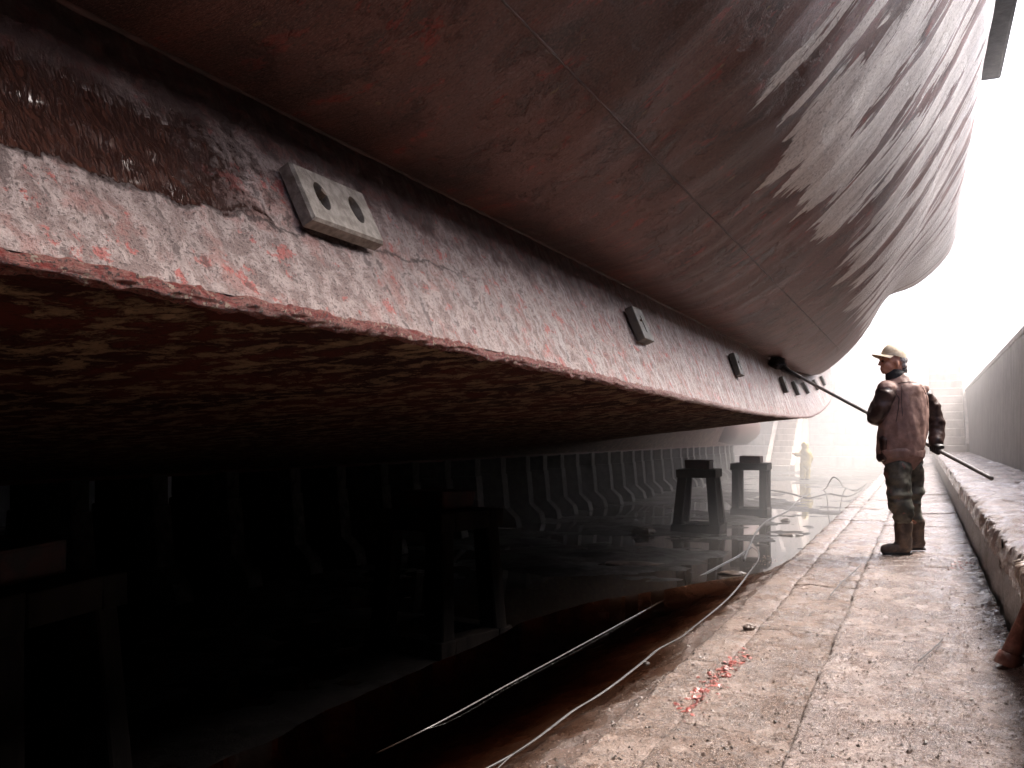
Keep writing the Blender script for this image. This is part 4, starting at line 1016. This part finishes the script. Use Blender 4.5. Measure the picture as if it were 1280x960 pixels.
# loose red paint flakes on the slabs, and grit everywhere
def scatter(name, n, place, size, m, seed, flat=.35):
    r_ = random.Random(seed); V, Q = [], []
    for i in range(n):
        c = place(r_); s_ = size(r_); e = Euler((r_.uniform(-.4, .4), r_.uniform(-.4, .4), r_.uniform(0, 6.3))).to_matrix()
        k_ = 5; o = len(V)
        ring = [Vector((math.cos(2 * math.pi * j / k_) * s_ * r_.uniform(.6, 1.3), math.sin(2 * math.pi * j / k_) * s_ * r_.uniform(.5, 1.1), 0)) for j in range(k_)]
        V += [Vector(c) + e @ v for v in ring] + [Vector(c) + e @ Vector((r_.uniform(-.3, .3) * s_, r_.uniform(-.3, .3) * s_, s_ * flat * r_.uniform(.6, 1.5)))]
        Q += [(o + j, o + (j + 1) % k_, o + k_) for j in range(k_)]
    o_ = link(name, mesh(name, V, Q), m); o_['kind'] = 'stuff'; return o_
def ground_z(x):
    return .0 if x > -.41 else (-.03 if x > -.83 else (-.05 if x > -1.05 else -.09))
dg = bpy.context.evaluated_depsgraph_get()
trees = []
for o in list(PAV.children) + [sh]:
    if o.name.startswith(('slab', 'mud')):
        me = o.data; trees.append((o, BVHTree.FromPolygons([v.co for v in me.vertices], [tuple(p.vertices) for p in me.polygons])))
def drop(x, y):
    best = None
    for o, bv, (xa, xb, ya, yb) in trees:
        if not (xa <= x <= xb and ya <= y <= yb): continue
        b = bv.ray_cast(Vector((x, y, 1.0)), Vector((0, 0, -1)))[0]
        if b is not None and (best is None or b.z > best): best = b.z
    return best if best is not None else ground_z(x)
# put only nearby slabs through the ray test
trees = [(o, bv, (min(v.co.x for v in o.data.vertices), max(v.co.x for v in o.data.vertices), min(v.co.y for v in o.data.vertices), max(v.co.y for v in o.data.vertices))) for o, bv in trees]
def flake_place(r_):
    t = r_.random(); q = px(862 + 66 * t + r_.gauss(0, 9), 885 - 65 * t + r_.gauss(0, 7), z=-.05); return (q.x, q.y, drop(q.x, q.y) + .002)
tag(scatter('paint_flakes', 340, flake_place, lambda r_: .003 + .016 * r_.random() ** 2, M['redflake'], 3, .3), 'patch of loose red paint flakes on the kerb slabs', 'paint flakes')
def fp2(r_):
    q = px(1207 + r_.gauss(0, 14), 709 + r_.gauss(0, 2.5), z=.0); return (q.x, q.y, drop(q.x, q.y) + .002)
tag(scatter('paint_flakes', 60, fp2, lambda r_: .003 + .016 * r_.random() ** 2, M['redflake'], 5, .3), 'streak of red paint flakes on the walkway near the bench', 'paint flakes')
def grit_place(r_):
    y = 2.3 + 6.5 * r_.random() ** 1.7; x = r_.uniform(-1.35, .41); return (x, y, drop(x, y) + .0005)
tag(scatter('grit', 15000, grit_place, lambda r_: .0018 + .0065 * r_.random() ** 3, M['slab'], 11, .8), 'pale wet grit scattered over the stone walkway', 'grit')
tag(scatter('dark_grit', 5000, grit_place, lambda r_: .002 + .009 * r_.random() ** 4, M['rock'], 12, .7), 'dark crumbs scattered over the stone walkway', 'grit')
# slime hanging from the coping edge
rb = random.Random(17); parts = []
for i in range(110):
    y = 2.6 + 2.2 * rb.random(); L = .02 + .13 * rb.random() ** 2; x = .392 + rb.uniform(-.012, .012)
    pts = [Vector((x + .03, y, .462)), Vector((x - .004, y + rb.uniform(-.01, .01), .45)), Vector((x - .006, y + rb.uniform(-.02, .02), .45 - L * .5)), Vector((x - .002, y + rb.uniform(-.03, .03), .45 - L))]
    w_ = rb.uniform(.002, .0065); parts.append(tube_arrays(pts, [w_ * .8, w_, w_ * .8, w_ * .2], 6))
sl_ = link('slime', mesh('slime', *merge(parts)), M['slime'], None, True); tag(sl_, 'pale slime hanging from the coping of the stone bench', 'slime', None, 'stuff')

# ------------------------------------------------------------------ haze
hz = bpy.data.materials.new('haze'); hz.use_nodes = True; nt = hz.node_tree
for n in list(nt.nodes):
    if n.type != 'OUTPUT_MATERIAL': nt.nodes.remove(n)
pv = nt.nodes.new('ShaderNodeVolumePrincipled'); pv.inputs['Color'].default_value = (.80, .79, .785, 1); pv.inputs['Density'].default_value = .0008; pv.inputs['Anisotropy'].default_value = .35
nt.links.new(pv.outputs[0], [n for n in nt.nodes if n.type == 'OUTPUT_MATERIAL'][0].inputs['Volume'])
pv.inputs['Density'].default_value = .022; pv.inputs['Anisotropy'].default_value = .2
so = link('haze', box_mesh('haze', (-6.4, 39.5, 2.6), (22.6, 55, 8.6)), hz); tag(so, 'dense white washing spray hanging over the far half of the dock', 'haze', None, 'stuff')
